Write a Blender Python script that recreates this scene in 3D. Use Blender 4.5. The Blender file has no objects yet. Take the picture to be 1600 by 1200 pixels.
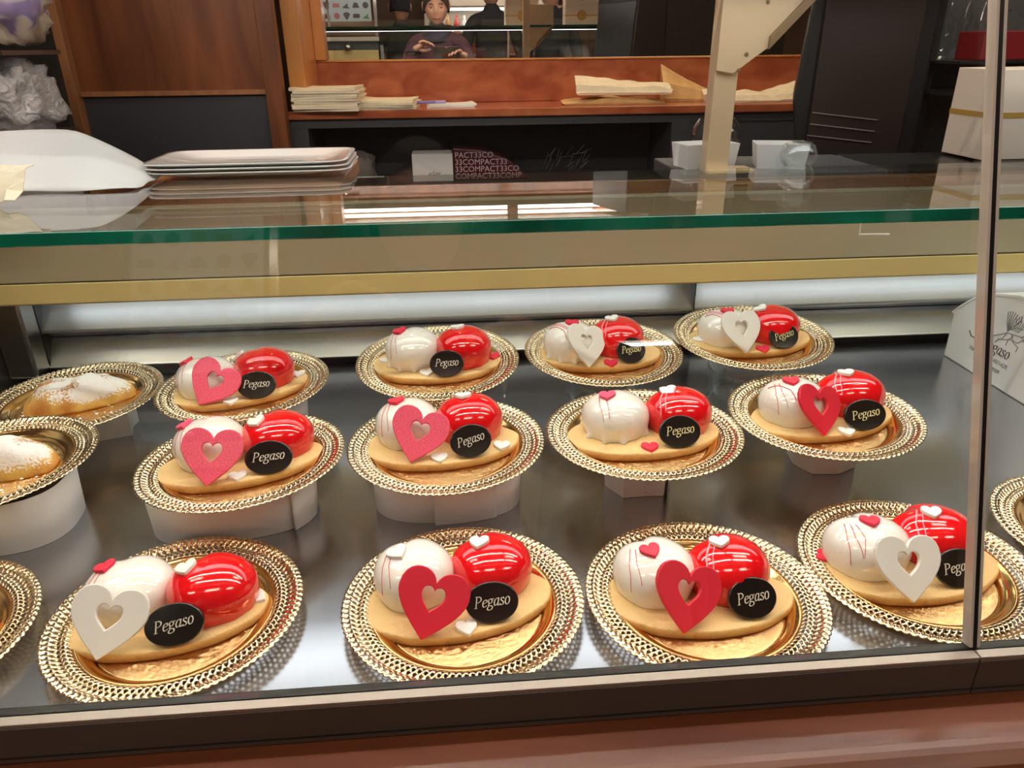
import bpy, bmesh, math, random
from mathutils import Vector, Matrix, noise
random.seed(7)
R = math.radians
PI = math.pi
scene = bpy.context.scene
col = scene.collection
# units: metres; z = 0 is the steel deck of the pastry case, the shop floor lies at z = -0.9

# ------------------------------------------------------------------ camera, world, exposure
def set_camera():
    f, pitch, yaw, roll = 1171.8, R(24.324), R(4.3147), R(-.616)
    fw = Vector((math.sin(yaw)*math.cos(pitch), math.cos(yaw)*math.cos(pitch), -math.sin(pitch)))
    r = Vector((math.cos(yaw), -math.sin(yaw), 0)); u = r.cross(fw)
    r2 = r*math.cos(roll)+u*math.sin(roll); u2 = -r*math.sin(roll)+u*math.cos(roll)
    m = Matrix(((r2.x, u2.x, -fw.x, 0), (r2.y, u2.y, -fw.y, 0), (r2.z, u2.z, -fw.z, .44), (0, 0, 0, 1)))
    cd = bpy.data.cameras.new('camera'); co = bpy.data.objects.new('camera', cd); col.objects.link(co)
    cd.sensor_fit = 'HORIZONTAL'; cd.sensor_width = 36; cd.lens = 36*f/1600; cd.clip_start = .002; cd.clip_end = 50
    co.matrix_world = m; scene.camera = co
set_camera()
w = bpy.data.worlds.new('world'); scene.world = w; w.use_nodes = True
w.node_tree.nodes['Background'].inputs[0].default_value = (.9, .75, .62, 1)
w.node_tree.nodes['Background'].inputs[1].default_value = .16
scene.view_settings.view_transform = 'Standard'; scene.view_settings.look = 'None'
scene.view_settings.exposure = 0.0; scene.view_settings.gamma = 1; scene.view_settings.use_curve_mapping = False
try:
    c = scene.cycles; c.transparent_max_bounces = 32; c.max_bounces = 12; c.glossy_bounces = 8
    c.transmission_bounces = 12; c.sample_clamp_indirect = 6; c.blur_glossy = .3; c.use_denoising = True
    c.caustics_reflective = True; c.caustics_refractive = False
except Exception: pass
TUBE = 54.0      # emission of the case's tubes
PANEL = 2.5     # emission of the rear shelf lamp
CEIL = 12.0       # emission of the added, unseen ceiling panels
SPOT = 14.0       # W of the shelf downlights

# ------------------------------------------------------------------ materials
def newmat(name):
    m = bpy.data.materials.new(name); m.use_nodes = True
    return m, m.node_tree, m.node_tree.nodes['Principled BSDF']
def pbr(name, c, rough=.5, metal=0., coat=0., spec=.5, sss=0., nscale=0, namt=.12, bump=0, bscale=200, bdist=.001):
    m, t, b = newmat(name)
    b.inputs['Base Color'].default_value = (*c, 1); b.inputs['Roughness'].default_value = rough
    b.inputs['Metallic'].default_value = metal; b.inputs['Coat Weight'].default_value = coat; b.inputs['Coat Roughness'].default_value = .03
    b.inputs['Specular IOR Level'].default_value = spec
    if sss:
        b.inputs['Subsurface Weight'].default_value = sss; b.inputs['Subsurface Radius'].default_value = (1, .6, .4); b.inputs['Subsurface Scale'].default_value = .004
    tc = t.nodes.new('ShaderNodeTexCoord')
    if nscale:
        n = t.nodes.new('ShaderNodeTexNoise'); n.inputs['Scale'].default_value = nscale; n.inputs['Detail'].default_value = 4
        t.links.new(tc.outputs['Object'], n.inputs['Vector'])
        r = t.nodes.new('ShaderNodeValToRGB')
        r.color_ramp.elements[0].position = .3; r.color_ramp.elements[1].position = .7
        r.color_ramp.elements[0].color = (*[max(0, x*(1-namt)) for x in c], 1); r.color_ramp.elements[1].color = (*[min(1, x*(1+namt)) for x in c], 1)
        t.links.new(n.outputs['Fac'], r.inputs['Fac']); t.links.new(r.outputs['Color'], b.inputs['Base Color'])
    if bump:
        n = t.nodes.new('ShaderNodeTexNoise'); n.inputs['Scale'].default_value = bscale; n.inputs['Detail'].default_value = 3
        t.links.new(tc.outputs['Object'], n.inputs['Vector'])
        bp = t.nodes.new('ShaderNodeBump'); bp.inputs['Strength'].default_value = bump; bp.inputs['Distance'].default_value = bdist
        t.links.new(n.outputs['Fac'], bp.inputs['Height']); t.links.new(bp.outputs['Normal'], b.inputs['Normal'])
    return m
def emit(name, c, s):
    m, t, b = newmat(name); b.inputs['Base Color'].default_value = (*c, 1)
    b.inputs['Emission Color'].default_value = (*c, 1); b.inputs['Emission Strength'].default_value = s
    return m
def thin_glass(name, tint=(1, 1, 1), f0=.04, rough=0.):
    m = bpy.data.materials.new(name); m.use_nodes = True; t = m.node_tree; t.nodes.clear()
    o = t.nodes.new('ShaderNodeOutputMaterial'); mx = t.nodes.new('ShaderNodeMixShader')
    tr = t.nodes.new('ShaderNodeBsdfTransparent'); tr.inputs[0].default_value = (*tint, 1)
    gl = t.nodes.new('ShaderNodeBsdfGlossy'); gl.inputs['Roughness'].default_value = rough; gl.inputs['Color'].default_value = (1, 1, 1, 1)
    lw = t.nodes.new('ShaderNodeLayerWeight'); lw.inputs['Blend'].default_value = .5
    p = t.nodes.new('ShaderNodeMath'); p.operation = 'POWER'; p.inputs[1].default_value = 5
    k = t.nodes.new('ShaderNodeMath'); k.operation = 'MULTIPLY_ADD'; k.inputs[1].default_value = 1-f0; k.inputs[2].default_value = f0
    t.links.new(lw.outputs['Facing'], p.inputs[0]); t.links.new(p.outputs[0], k.inputs[0]); t.links.new(k.outputs[0], mx.inputs[0])
    t.links.new(tr.outputs[0], mx.inputs[1]); t.links.new(gl.outputs[0], mx.inputs[2]); t.links.new(mx.outputs[0], o.inputs[0])
    return m
def wood(name, c1, c2, scale=(2, 2, 14), rough=.35, coat=.3, kind='wave', nd=6):
    """grain stretched along one axis; scale gives how fast the pattern changes along x, y, z"""
    m, t, b = newmat(name)
    tc = t.nodes.new('ShaderNodeTexCoord'); mp = t.nodes.new('ShaderNodeMapping'); mp.inputs['Scale'].default_value = scale
    n = t.nodes.new('ShaderNodeTexNoise'); n.inputs['Scale'].default_value = 1; n.inputs['Detail'].default_value = nd; n.inputs['Distortion'].default_value = .8
    r = t.nodes.new('ShaderNodeValToRGB'); e = r.color_ramp.elements
    e[0].position = .32; e[0].color = (*c1, 1); e[1].position = .68; e[1].color = (*c2, 1)
    t.links.new(tc.outputs['Object'], mp.inputs['Vector']); t.links.new(mp.outputs[0], n.inputs['Vector'])
    t.links.new(n.outputs['Fac'], r.inputs['Fac']); t.links.new(r.outputs['Color'], b.inputs['Base Color'])
    b.inputs['Roughness'].default_value = rough; b.inputs['Coat Weight'].default_value = coat; b.inputs['Coat Roughness'].default_value = .12
    return m
def steel(name, c, rough, sc=(3, 260, 260), amt=.08, bump=.06, cloud=.08):
    m, t, b = newmat(name); b.inputs['Metallic'].default_value = 1; b.inputs['Base Color'].default_value = (*c, 1)
    tc = t.nodes.new('ShaderNodeTexCoord'); mp = t.nodes.new('ShaderNodeMapping'); mp.inputs['Scale'].default_value = sc
    n = t.nodes.new('ShaderNodeTexNoise'); n.inputs['Scale'].default_value = 1; n.inputs['Detail'].default_value = 3
    t.links.new(tc.outputs['Object'], mp.inputs['Vector']); t.links.new(mp.outputs[0], n.inputs['Vector'])
    n2 = t.nodes.new('ShaderNodeTexNoise'); n2.inputs['Scale'].default_value = 9; n2.inputs['Detail'].default_value = 5
    t.links.new(tc.outputs['Object'], n2.inputs['Vector'])
    a = t.nodes.new('ShaderNodeMath'); a.operation = 'MULTIPLY_ADD'; a.inputs[1].default_value = amt; a.inputs[2].default_value = rough-amt/2-cloud/2
    a2 = t.nodes.new('ShaderNodeMath'); a2.operation = 'MULTIPLY_ADD'; a2.inputs[1].default_value = cloud
    t.links.new(n.outputs['Fac'], a.inputs[0]); t.links.new(n2.outputs['Fac'], a2.inputs[0]); t.links.new(a.outputs[0], a2.inputs[2])
    t.links.new(a2.outputs[0], b.inputs['Roughness'])
    bp = t.nodes.new('ShaderNodeBump'); bp.inputs['Strength'].default_value = bump; bp.inputs['Distance'].default_value = .0005
    t.links.new(n.outputs['Fac'], bp.inputs['Height']); t.links.new(bp.outputs['Normal'], b.inputs['Normal'])
    return m

M = {}
M['steel_deck'] = steel('brushed_steel_deck', (.50, .51, .54), .20, sc=(4, 60, 60), bump=.0, amt=.05, cloud=.10)
M['steel'] = steel('brushed_steel', (.74, .76, .78), .34, sc=(2, 300, 300), bump=.02)
M['steel_dark'] = steel('dark_steel', (.30, .28, .26), .3)
M['alu'] = pbr('bronze_aluminium', (.12, .10, .085), .42, metal=.35, nscale=6, namt=.05)
M['alu_lip'] = pbr('light_aluminium', (.42, .37, .32), .35, metal=.6)
M['black'] = pbr('black_plastic', (.012, .011, .011), .35)
M['matte_black'] = pbr('matte_black', (.008, .007, .007), .7)
M['beige'] = pbr('beige_enamel', (.42, .36, .25), .28, coat=.2, nscale=3, namt=.04)
M['yellow'] = pbr('yellow_bin_and_lit_lip', (.62, .47, .20), .3, coat=.2, nscale=4, namt=.05)  # the bin's own yellow; on the beam lip it holds warm light
M['cream'] = pbr('cream_enamel', (.62, .45, .27), .35, coat=.3, nscale=5, namt=.04)
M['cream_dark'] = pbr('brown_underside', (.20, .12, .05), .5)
M['glass'] = thin_glass('clear_pane_glass', (.99, 1, .99), .035)
M['glass_top'] = thin_glass('counter_glass', (.955, .98, .96), .045)
M['glass_ware'] = thin_glass('glassware', (.93, .95, .95), .07)
M['glass_edge'] = pbr('green_glass_edge', (.0, .12, .075), .06, coat=1, nscale=9, namt=.5)
M['edge_light'] = pbr('polished_pane_edge', (.62, .56, .50), .2, coat=.5)
M['mirror'] = pbr('mirror', (.86, .84, .82), 0, metal=1)
M['gold'] = None
def gold(name, c, rough, kind):
    m, t, b = newmat(name); b.inputs['Metallic'].default_value = 1; b.inputs['Base Color'].default_value = (*c, 1); b.inputs['Roughness'].default_value = rough
    tc = t.nodes.new('ShaderNodeTexCoord'); bp = t.nodes.new('ShaderNodeBump')
    if kind == 'hammer':
        v = t.nodes.new('ShaderNodeTexVoronoi'); v.inputs['Scale'].default_value = 330; v.feature = 'SMOOTH_F1'
        n = t.nodes.new('ShaderNodeTexNoise'); n.inputs['Scale'].default_value = 90
        mp = t.nodes.new('ShaderNodeMapping'); mp.inputs['Scale'].default_value = (.7, 1.25, 1)
        ad = t.nodes.new('ShaderNodeMixRGB'); ad.inputs[0].default_value = .015
        t.links.new(tc.outputs['Object'], mp.inputs[0]); t.links.new(mp.outputs[0], ad.inputs[1]); t.links.new(n.outputs['Color'], ad.inputs[2])
        t.links.new(ad.outputs[0], v.inputs['Vector']); t.links.new(v.outputs['Distance'], bp.inputs['Height'])
        bp.inputs['Strength'].default_value = .3; bp.inputs['Distance'].default_value = .001
    else:
        n = t.nodes.new('ShaderNodeTexNoise'); n.inputs['Scale'].default_value = 60 if kind == 'smooth' else 220
        t.links.new(tc.outputs['Object'], n.inputs['Vector']); t.links.new(n.outputs['Fac'], bp.inputs['Height'])
        bp.inputs['Strength'].default_value = .25 if kind == 'smooth' else .6; bp.inputs['Distance'].default_value = .001
    t.links.new(bp.outputs['Normal'], b.inputs['Normal'])
    return m
M['gold_center'] = gold('gold_foil_hammered', (.88, .62, .30), .11, 'hammer')
M['gold_smooth'] = gold('gold_foil_smooth', (.80, .50, .20), .15, 'smooth')
M['gold_lace'] = gold('gold_foil_lace', (.80, .64, .41), .16, 'lace')
def cookie_mat():
    m, t, b = newmat('shortbread'); tc = t.nodes.new('ShaderNodeTexCoord')
    sx = t.nodes.new('ShaderNodeSeparateXYZ'); t.links.new(tc.outputs['Object'], sx.inputs[0])
    n = t.nodes.new('ShaderNodeTexNoise'); n.inputs['Scale'].default_value = 60; n.inputs['Detail'].default_value = 6
    t.links.new(tc.outputs['Object'], n.inputs['Vector'])
    mr = t.nodes.new('ShaderNodeMapRange'); mr.inputs['From Min'].default_value = .0; mr.inputs['From Max'].default_value = .0085
    t.links.new(sx.outputs['Z'], mr.inputs['Value'])
    a = t.nodes.new('ShaderNodeMath'); a.operation = 'MULTIPLY_ADD'; a.inputs[1].default_value = .5; t.links.new(n.outputs['Fac'], a.inputs[0])
    k = t.nodes.new('ShaderNodeMath'); k.operation = 'MULTIPLY'; k.inputs[1].default_value = .62; t.links.new(mr.outputs[0], k.inputs[0]); t.links.new(k.outputs[0], a.inputs[2])
    r = t.nodes.new('ShaderNodeValToRGB'); e = r.color_ramp.elements
    e[0].position = .28; e[0].color = (.36, .14, .03, 1); e[1].position = .84; e[1].color = (.80, .56, .25, 1)
    t.links.new(a.outputs[0], r.inputs['Fac']); t.links.new(r.outputs['Color'], b.inputs['Base Color'])
    b.inputs['Roughness'].default_value = .6; b.inputs['Subsurface Weight'].default_value = .15; b.inputs['Subsurface Scale'].default_value = .003
    bp = t.nodes.new('ShaderNodeBump'); bp.inputs['Strength'].default_value = .6; bp.inputs['Distance'].default_value = .0012
    n3 = t.nodes.new('ShaderNodeTexNoise'); n3.inputs['Scale'].default_value = 500; t.links.new(tc.outputs['Object'], n3.inputs['Vector'])
    t.links.new(n3.outputs['Fac'], bp.inputs['Height']); t.links.new(bp.outputs['Normal'], b.inputs['Normal'])
    return m
M['cookie'] = cookie_mat()
M['white_glaze'] = pbr('white_mirror_glaze', (.90, .88, .83), .10, coat=1, sss=.06, nscale=12, namt=.04)
M['red_glaze'] = pbr('red_mirror_glaze', (.80, .006, .010), .1, coat=1, sss=.05, nscale=15, namt=.08)
M['heart_w'] = pbr('white_sugar_heart', (.82, .81, .77), .42, coat=.1)
M['heart_r'] = pbr('red_sugar_heart', (.72, .018, .045), .45, coat=.1)
M['heart_p'] = pbr('pink_sugar_heart', (.85, .09, .17), .6, nscale=700, namt=.25, bump=.3, bscale=900, bdist=.0004)
M['sugar_white'] = pbr('small_white_sugar', (.88, .87, .84), .5)
M['sugar_red'] = pbr('small_red_sugar', (.78, .03, .07), .5)
M['sugar_pink'] = pbr('small_pink_sugar', (.86, .10, .20), .5)
M['choc'] = pbr('dark_chocolate', (.012, .008, .006), .2, coat=.4, spec=.6)
M['choc_text'] = pbr('silver_white_print', (.68, .64, .55), .5)
M['choc_text_gold'] = pbr('pale_gold_print', (.72, .66, .36), .5)
M['line_red'] = pbr('raspberry_line', (.62, .03, .06), .35)
M['line_pink'] = pbr('pink_line', (.90, .42, .48), .35)
M['paper_white'] = pbr('white_card', (.80, .79, .77), .6, nscale=20, namt=.03)
M['paper_cream'] = pbr('cream_paper', (.80, .70, .52), .75, nscale=30, namt=.08)
M['paper_kraft'] = pbr('kraft_paper', (.62, .38, .16), .75, nscale=30, namt=.15)
M['porcelain'] = pbr('white_porcelain', (.82, .80, .77), .12, coat=.8)
def pastry_mat():
    m, t, b = newmat('sugared_pastry'); tc = t.nodes.new('ShaderNodeTexCoord')
    n = t.nodes.new('ShaderNodeTexNoise'); n.inputs['Scale'].default_value = 22; n.inputs['Detail'].default_value = 3
    n2 = t.nodes.new('ShaderNodeTexNoise'); n2.inputs['Scale'].default_value = 420; n2.inputs['Detail'].default_value = 4
    n4 = t.nodes.new('ShaderNodeTexNoise'); n4.inputs['Scale'].default_value = 35
    for k in (n, n2, n4): t.links.new(tc.outputs['Object'], k.inputs['Vector'])
    r = t.nodes.new('ShaderNodeValToRGB'); e = r.color_ramp.elements
    e[0].position = .35; e[0].color = (.50, .19, .04, 1); e[1].position = .62; e[1].color = (.74, .50, .14, 1)
    t.links.new(n4.outputs['Fac'], r.inputs['Fac'])
    sx = t.nodes.new('ShaderNodeSeparateXYZ'); t.links.new(tc.outputs['Object'], sx.inputs[0])
    mr = t.nodes.new('ShaderNodeMapRange'); mr.inputs['From Min'].default_value = .006; mr.inputs['From Max'].default_value = .022; t.links.new(sx.outputs['Z'], mr.inputs['Value'])
    nn = t.nodes.new('ShaderNodeMath'); nn.operation = 'MULTIPLY_ADD'; nn.inputs[1].default_value = 2.4; nn.inputs[2].default_value = -.74; t.links.new(n.outputs['Fac'], nn.inputs[0])
    s = t.nodes.new('ShaderNodeMath'); s.operation = 'ADD'; t.links.new(nn.outputs[0], s.inputs[0]); t.links.new(n2.outputs['Fac'], s.inputs[1])
    s2 = t.nodes.new('ShaderNodeMath'); s2.operation = 'MULTIPLY_ADD'; s2.inputs[1].default_value = .75; t.links.new(mr.outputs[0], s2.inputs[0]); t.links.new(s.outputs[0], s2.inputs[2])
    r2 = t.nodes.new('ShaderNodeValToRGB'); r2.color_ramp.elements[0].position = .60; r2.color_ramp.elements[1].position = .66
    h = t.nodes.new('ShaderNodeMath'); h.operation = 'MULTIPLY'; h.inputs[1].default_value = .42; t.links.new(s2.outputs[0], h.inputs[0]); t.links.new(h.outputs[0], r2.inputs['Fac'])
    mx = t.nodes.new('ShaderNodeMixRGB'); mx.inputs[2].default_value = (.9, .88, .86, 1); t.links.new(r2.outputs[0], mx.inputs[0]); t.links.new(r.outputs[0], mx.inputs[1])
    t.links.new(mx.outputs[0], b.inputs['Base Color']); b.inputs['Roughness'].default_value = .7
    bp = t.nodes.new('ShaderNodeBump'); bp.inputs['Strength'].default_value = .5; bp.inputs['Distance'].default_value = .002
    t.links.new(n2.outputs['Fac'], bp.inputs['Height']); t.links.new(bp.outputs['Normal'], b.inputs['Normal'])
    return m
M['pastry'] = pastry_mat()
M['walnut'] = wood('dark_walnut', (.10, .028, .012), (.27, .085, .03), (14, 14, 2.2), .4, .2)
M['trim_wood'] = wood('brown_trim_wood', (.30, .12, .05), (.46, .20, .085), (30, 30, 2.5), .4, .2)
M['honey'] = wood('honey_wood', (.55, .22, .055), (.68, .30, .08), (24, 24, 2), .3, .4)
M['burl'] = wood('burl_wood', (.34, .075, .03), (.58, .19, .08), (9, 9, 16), .18, .6, nd=8)
M['front_wood'] = wood('red_front_wood', (.07, .018, .006), (.15, .042, .015), (3, 30, 40), .30, .2)
M['slate'] = pbr('slate_grey_laminate', (.055, .058, .07), .45, nscale=40, namt=.06)
M['slate2'] = pbr('dark_grey_laminate', (.05, .052, .058), .5)
M['recess'] = pbr('dark_recess', (.012, .012, .012), .6)
M['wall_warm'] = pbr('warm_shop_wall', (.20, .11, .07), .6, nscale=2, namt=.2)
M['wall_cream'] = pbr('cream_wall', (.62, .52, .42), .6)
M['ceiling'] = pbr('white_ceiling', (.62, .58, .52), .8)
M['floor'] = pbr('brown_floor_tile', (.22, .15, .10), .3, nscale=3, namt=.2)
M['tube'] = emit('tube_light', (1, .95, .88), TUBE)
M['panel_cool'] = emit('cool_shelf_panel_light', (.90, .95, 1), PANEL)
M['tube_warm'] = emit('added_ceiling_panel_light', (1, .83, .66), CEIL)
M['tube_cool'] = emit('cool_tube_light', (.93, .96, 1), 14)
M['tube_low'] = emit('added_back_wall_light', (.86, .93, 1), 2.2)
M['burgundy'] = pbr('burgundy_wrap', (.09, .008, .015), .35, coat=.3)
M['grey_roll'] = pbr('grey_cloth', (.18, .15, .13), .9)
M['ribbon'] = pbr('gold_ribbon', (.55, .33, .08), .35, metal=.3)
M['box_cream'] = pbr('cream_gift_box', (.70, .59, .48), .5)
M['print_grey'] = pbr('grey_print', (.25, .24, .25), .6)
M['print_brown'] = pbr('dark_brown_print', (.05, .02, .02), .5)
M['print_white'] = pbr('white_print', (.62, .52, .55), .5)
M['cloth'] = pbr('white_paper_sheet', (.66, .64, .63), .7)
M['chrome'] = pbr('chrome', (.7, .7, .7), .12, metal=1)
M['red_box'] = pbr('red_box', (.16, .008, .01), .4)
M['skin'] = pbr('skin', (.62, .33, .22), .5, sss=.1)
M['hair'] = pbr('short_brown_hair', (.05, .032, .022), .6)
M['jacket'] = pbr('plum_jacket', (.06, .015, .03), .8)
M['scarf'] = pbr('dark_blue_scarf', (.03, .03, .06), .85)
M['coat'] = pbr('black_coat', (.012, .012, .018), .8)
M['eye'] = pbr('dark_eye', (.02, .012, .01), .2)
M['lip'] = pbr('lips', (.45, .16, .13), .5)
M['poster'] = pbr('pale_blue_poster', (.50, .62, .68), .4)
M['icon_a'] = pbr('icon_grey', (.12, .10, .13), .6); M['icon_b'] = pbr('icon_pink', (.50, .20, .20), .6)
M['icon_c'] = pbr('icon_ochre', (.42, .30, .12), .6); M['icon_d'] = pbr('icon_green', (.12, .28, .12), .6)
def plastic_mat():
    m, t, b = newmat('crinkled_clear_wrap'); b.inputs['Base Color'].default_value = (.75, .74, .76, 1); b.inputs['Roughness'].default_value = .12
    b.inputs['Coat Weight'].default_value = 1; b.inputs['Alpha'].default_value = .55
    tc = t.nodes.new('ShaderNodeTexCoord'); n = t.nodes.new('ShaderNodeTexNoise'); n.inputs['Scale'].default_value = 45; n.inputs['Detail'].default_value = 6; n.inputs['Distortion'].default_value = 1.5
    t.links.new(tc.outputs['Object'], n.inputs['Vector']); bp = t.nodes.new('ShaderNodeBump'); bp.inputs['Strength'].default_value = 1; bp.inputs['Distance'].default_value = .012
    t.links.new(n.outputs['Fac'], bp.inputs['Height']); t.links.new(bp.outputs['Normal'], b.inputs['Normal'])
    return m
M['wrap'] = plastic_mat()
def bag_mat():
    m, t, b = newmat('printed_white_bag'); tc = t.nodes.new('ShaderNodeTexCoord')
    n = t.nodes.new('ShaderNodeTexNoise'); n.inputs['Scale'].default_value = 9; n.inputs['Detail'].default_value = 2; n.inputs['Distortion'].default_value = 1
    t.links.new(tc.outputs['Object'], n.inputs['Vector']); r = t.nodes.new('ShaderNodeValToRGB'); e = r.color_ramp.elements
    e[0].position = .50; e[0].color = (.72, .64, .52, 1); e[1].position = .60; e[1].color = (.34, .28, .55, 1)
    x = r.color_ramp.elements.new(.55); x.color = (.68, .62, .66, 1)
    t.links.new(n.outputs['Fac'], r.inputs['Fac']); t.links.new(r.outputs[0], b.inputs['Base Color']); b.inputs['Roughness'].default_value = .25
    b.inputs['Coat Weight'].default_value = .6
    return m
M['bag_print'] = bag_mat()
def mesh_mat():
    m, t, b = newmat('perforated_black_metal'); b.inputs['Base Color'].default_value = (.03, .03, .032, 1); b.inputs['Roughness'].default_value = .3
    tc = t.nodes.new('ShaderNodeTexCoord'); v = t.nodes.new('ShaderNodeTexVoronoi'); v.inputs['Scale'].default_value = 130; v.inputs['Randomness'].default_value = .15; v.feature = 'DISTANCE_TO_EDGE'
    t.links.new(tc.outputs['Object'], v.inputs['Vector']); r = t.nodes.new('ShaderNodeValToRGB'); r.color_ramp.elements[0].position = .05; r.color_ramp.elements[1].position = .13
    r.color_ramp.elements[0].color = (.09, .09, .09, 1); r.color_ramp.elements[1].color = (.004, .004, .004, 1)
    t.links.new(v.outputs['Distance'], r.inputs['Fac']); t.links.new(r.outputs[0], b.inputs['Base Color'])
    return m
M['mesh_metal'] = mesh_mat()

# ------------------------------------------------------------------ object helpers
def tag(o, label=None, cat=None, group=None, kind=None):
    if label: o['label'] = label
    if cat: o['category'] = cat
    if group: o['group'] = group
    if kind: o['kind'] = kind
    return o
def empty(name, loc=(0, 0, 0), rot=(0, 0, 0), label=None, cat=None, group=None):
    o = bpy.data.objects.new(name, None); col.objects.link(o); o.location = loc; o.rotation_euler = rot; o.empty_display_size = .02
    return tag(o, label, cat, group)
def link(name, me, mat, parent=None, smooth=False):
    o = bpy.data.objects.new(name, me); col.objects.link(o)
    if mat is not None:
        me.materials.clear()
        for k in (mat if isinstance(mat, (list, tuple)) else [mat]): me.materials.append(k)
    if parent: o.parent = parent
    if smooth:
        for p in me.polygons: p.use_smooth = True
    return o
def obj(name, bm, mat, parent=None, smooth=False, bevel=0, seg=2, sub=0, solid=0, angle=40):
    me = bpy.data.meshes.new(name); bmesh.ops.recalc_face_normals(bm, faces=bm.faces[:]); bm.to_mesh(me); bm.free()
    o = link(name, me, mat, parent, smooth)
    if solid:
        md = o.modifiers.new('solid', 'SOLIDIFY'); md.thickness = solid; md.offset = 0
    if bevel:
        md = o.modifiers.new('bevel', 'BEVEL'); md.width = bevel; md.segments = seg; md.limit_method = 'ANGLE'; md.angle_limit = R(angle)
    if sub:
        md = o.modifiers.new('sub', 'SUBSURF'); md.levels = sub; md.render_levels = sub
    return o
def bake(o):
    """replace the object's mesh by its evaluated one so that copies share a finished mesh"""
    dg = bpy.context.evaluated_depsgraph_get(); dg.update(); me = bpy.data.meshes.new_from_object(o.evaluated_get(dg))
    o.modifiers.clear(); o.data = me; return o
def box(bm, x0, x1, y0, y1, z0, z1, mtx=None):
    vs = [bm.verts.new((x, y, z)) for x in (x0, x1) for y in (y0, y1) for z in (z0, z1)]
    if mtx:
        for v in vs: v.co = mtx @ v.co
    for f in ((0, 1, 3, 2), (4, 6, 7, 5), (0, 4, 5, 1), (2, 3, 7, 6), (0, 2, 6, 4), (1, 5, 7, 3)): bm.faces.new([vs[i] for i in f])
    return vs
def boxo(name, x0, x1, y0, y1, z0, z1, mat, parent=None, bevel=0, mtx=None):
    bm = bmesh.new(); box(bm, x0, x1, y0, y1, z0, z1, mtx); return obj(name, bm, mat, parent, bevel=bevel)
def prism(bm, pts, vec):
    """closed outline pts (3D) extruded along vec"""
    a = [bm.verts.new(p) for p in pts]; b = [bm.verts.new(Vector(p)+Vector(vec)) for p in pts]; n = len(pts)
    bm.faces.new(a[::-1]); bm.faces.new(b)
    for i in range(n): bm.faces.new((a[i], a[(i+1) % n], b[(i+1) % n], b[i]))
def lathe(bm, prof, n=48, loc=(0, 0, 0), close=True):
    rings = []
    for r, z in prof:
        if r < 1e-6: rings.append([bm.verts.new((loc[0], loc[1], loc[2]+z))])
        else: rings.append([bm.verts.new((loc[0]+r*math.cos(2*PI*i/n), loc[1]+r*math.sin(2*PI*i/n), loc[2]+z)) for i in range(n)])
    for a, b in zip(rings, rings[1:]):
        for i in range(n):
            j = (i+1) % n
            if len(a) == 1 and len(b) == 1: continue
            if len(a) == 1: bm.faces.new((a[0], b[i], b[j]))
            elif len(b) == 1: bm.faces.new((a[i], a[j], b[0]))
            else: bm.faces.new((a[i], a[j], b[j], b[i]))
def tube(bm, pts, rad, n=8):
    pts = [Vector(p) for p in pts]; rings = []
    for i, p in enumerate(pts):
        d = (pts[min(i+1, len(pts)-1)]-pts[max(i-1, 0)]).normalized()
        a = d.orthogonal().normalized() if i == 0 else (pa-d*pa.dot(d)).normalized()
        pa = a; b = d.cross(a); r = rad(i/(len(pts)-1)) if callable(rad) else rad
        rings.append([bm.verts.new(p+a*r*math.cos(2*PI*k/n)+b*r*math.sin(2*PI*k/n)) for k in range(n)])
    for a, b in zip(rings, rings[1:]):
        for k in range(n): bm.faces.new((a[k], a[(k+1) % n], b[(k+1) % n], b[k]))
    bm.faces.new(rings[0][::-1]); bm.faces.new(rings[-1])

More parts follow.
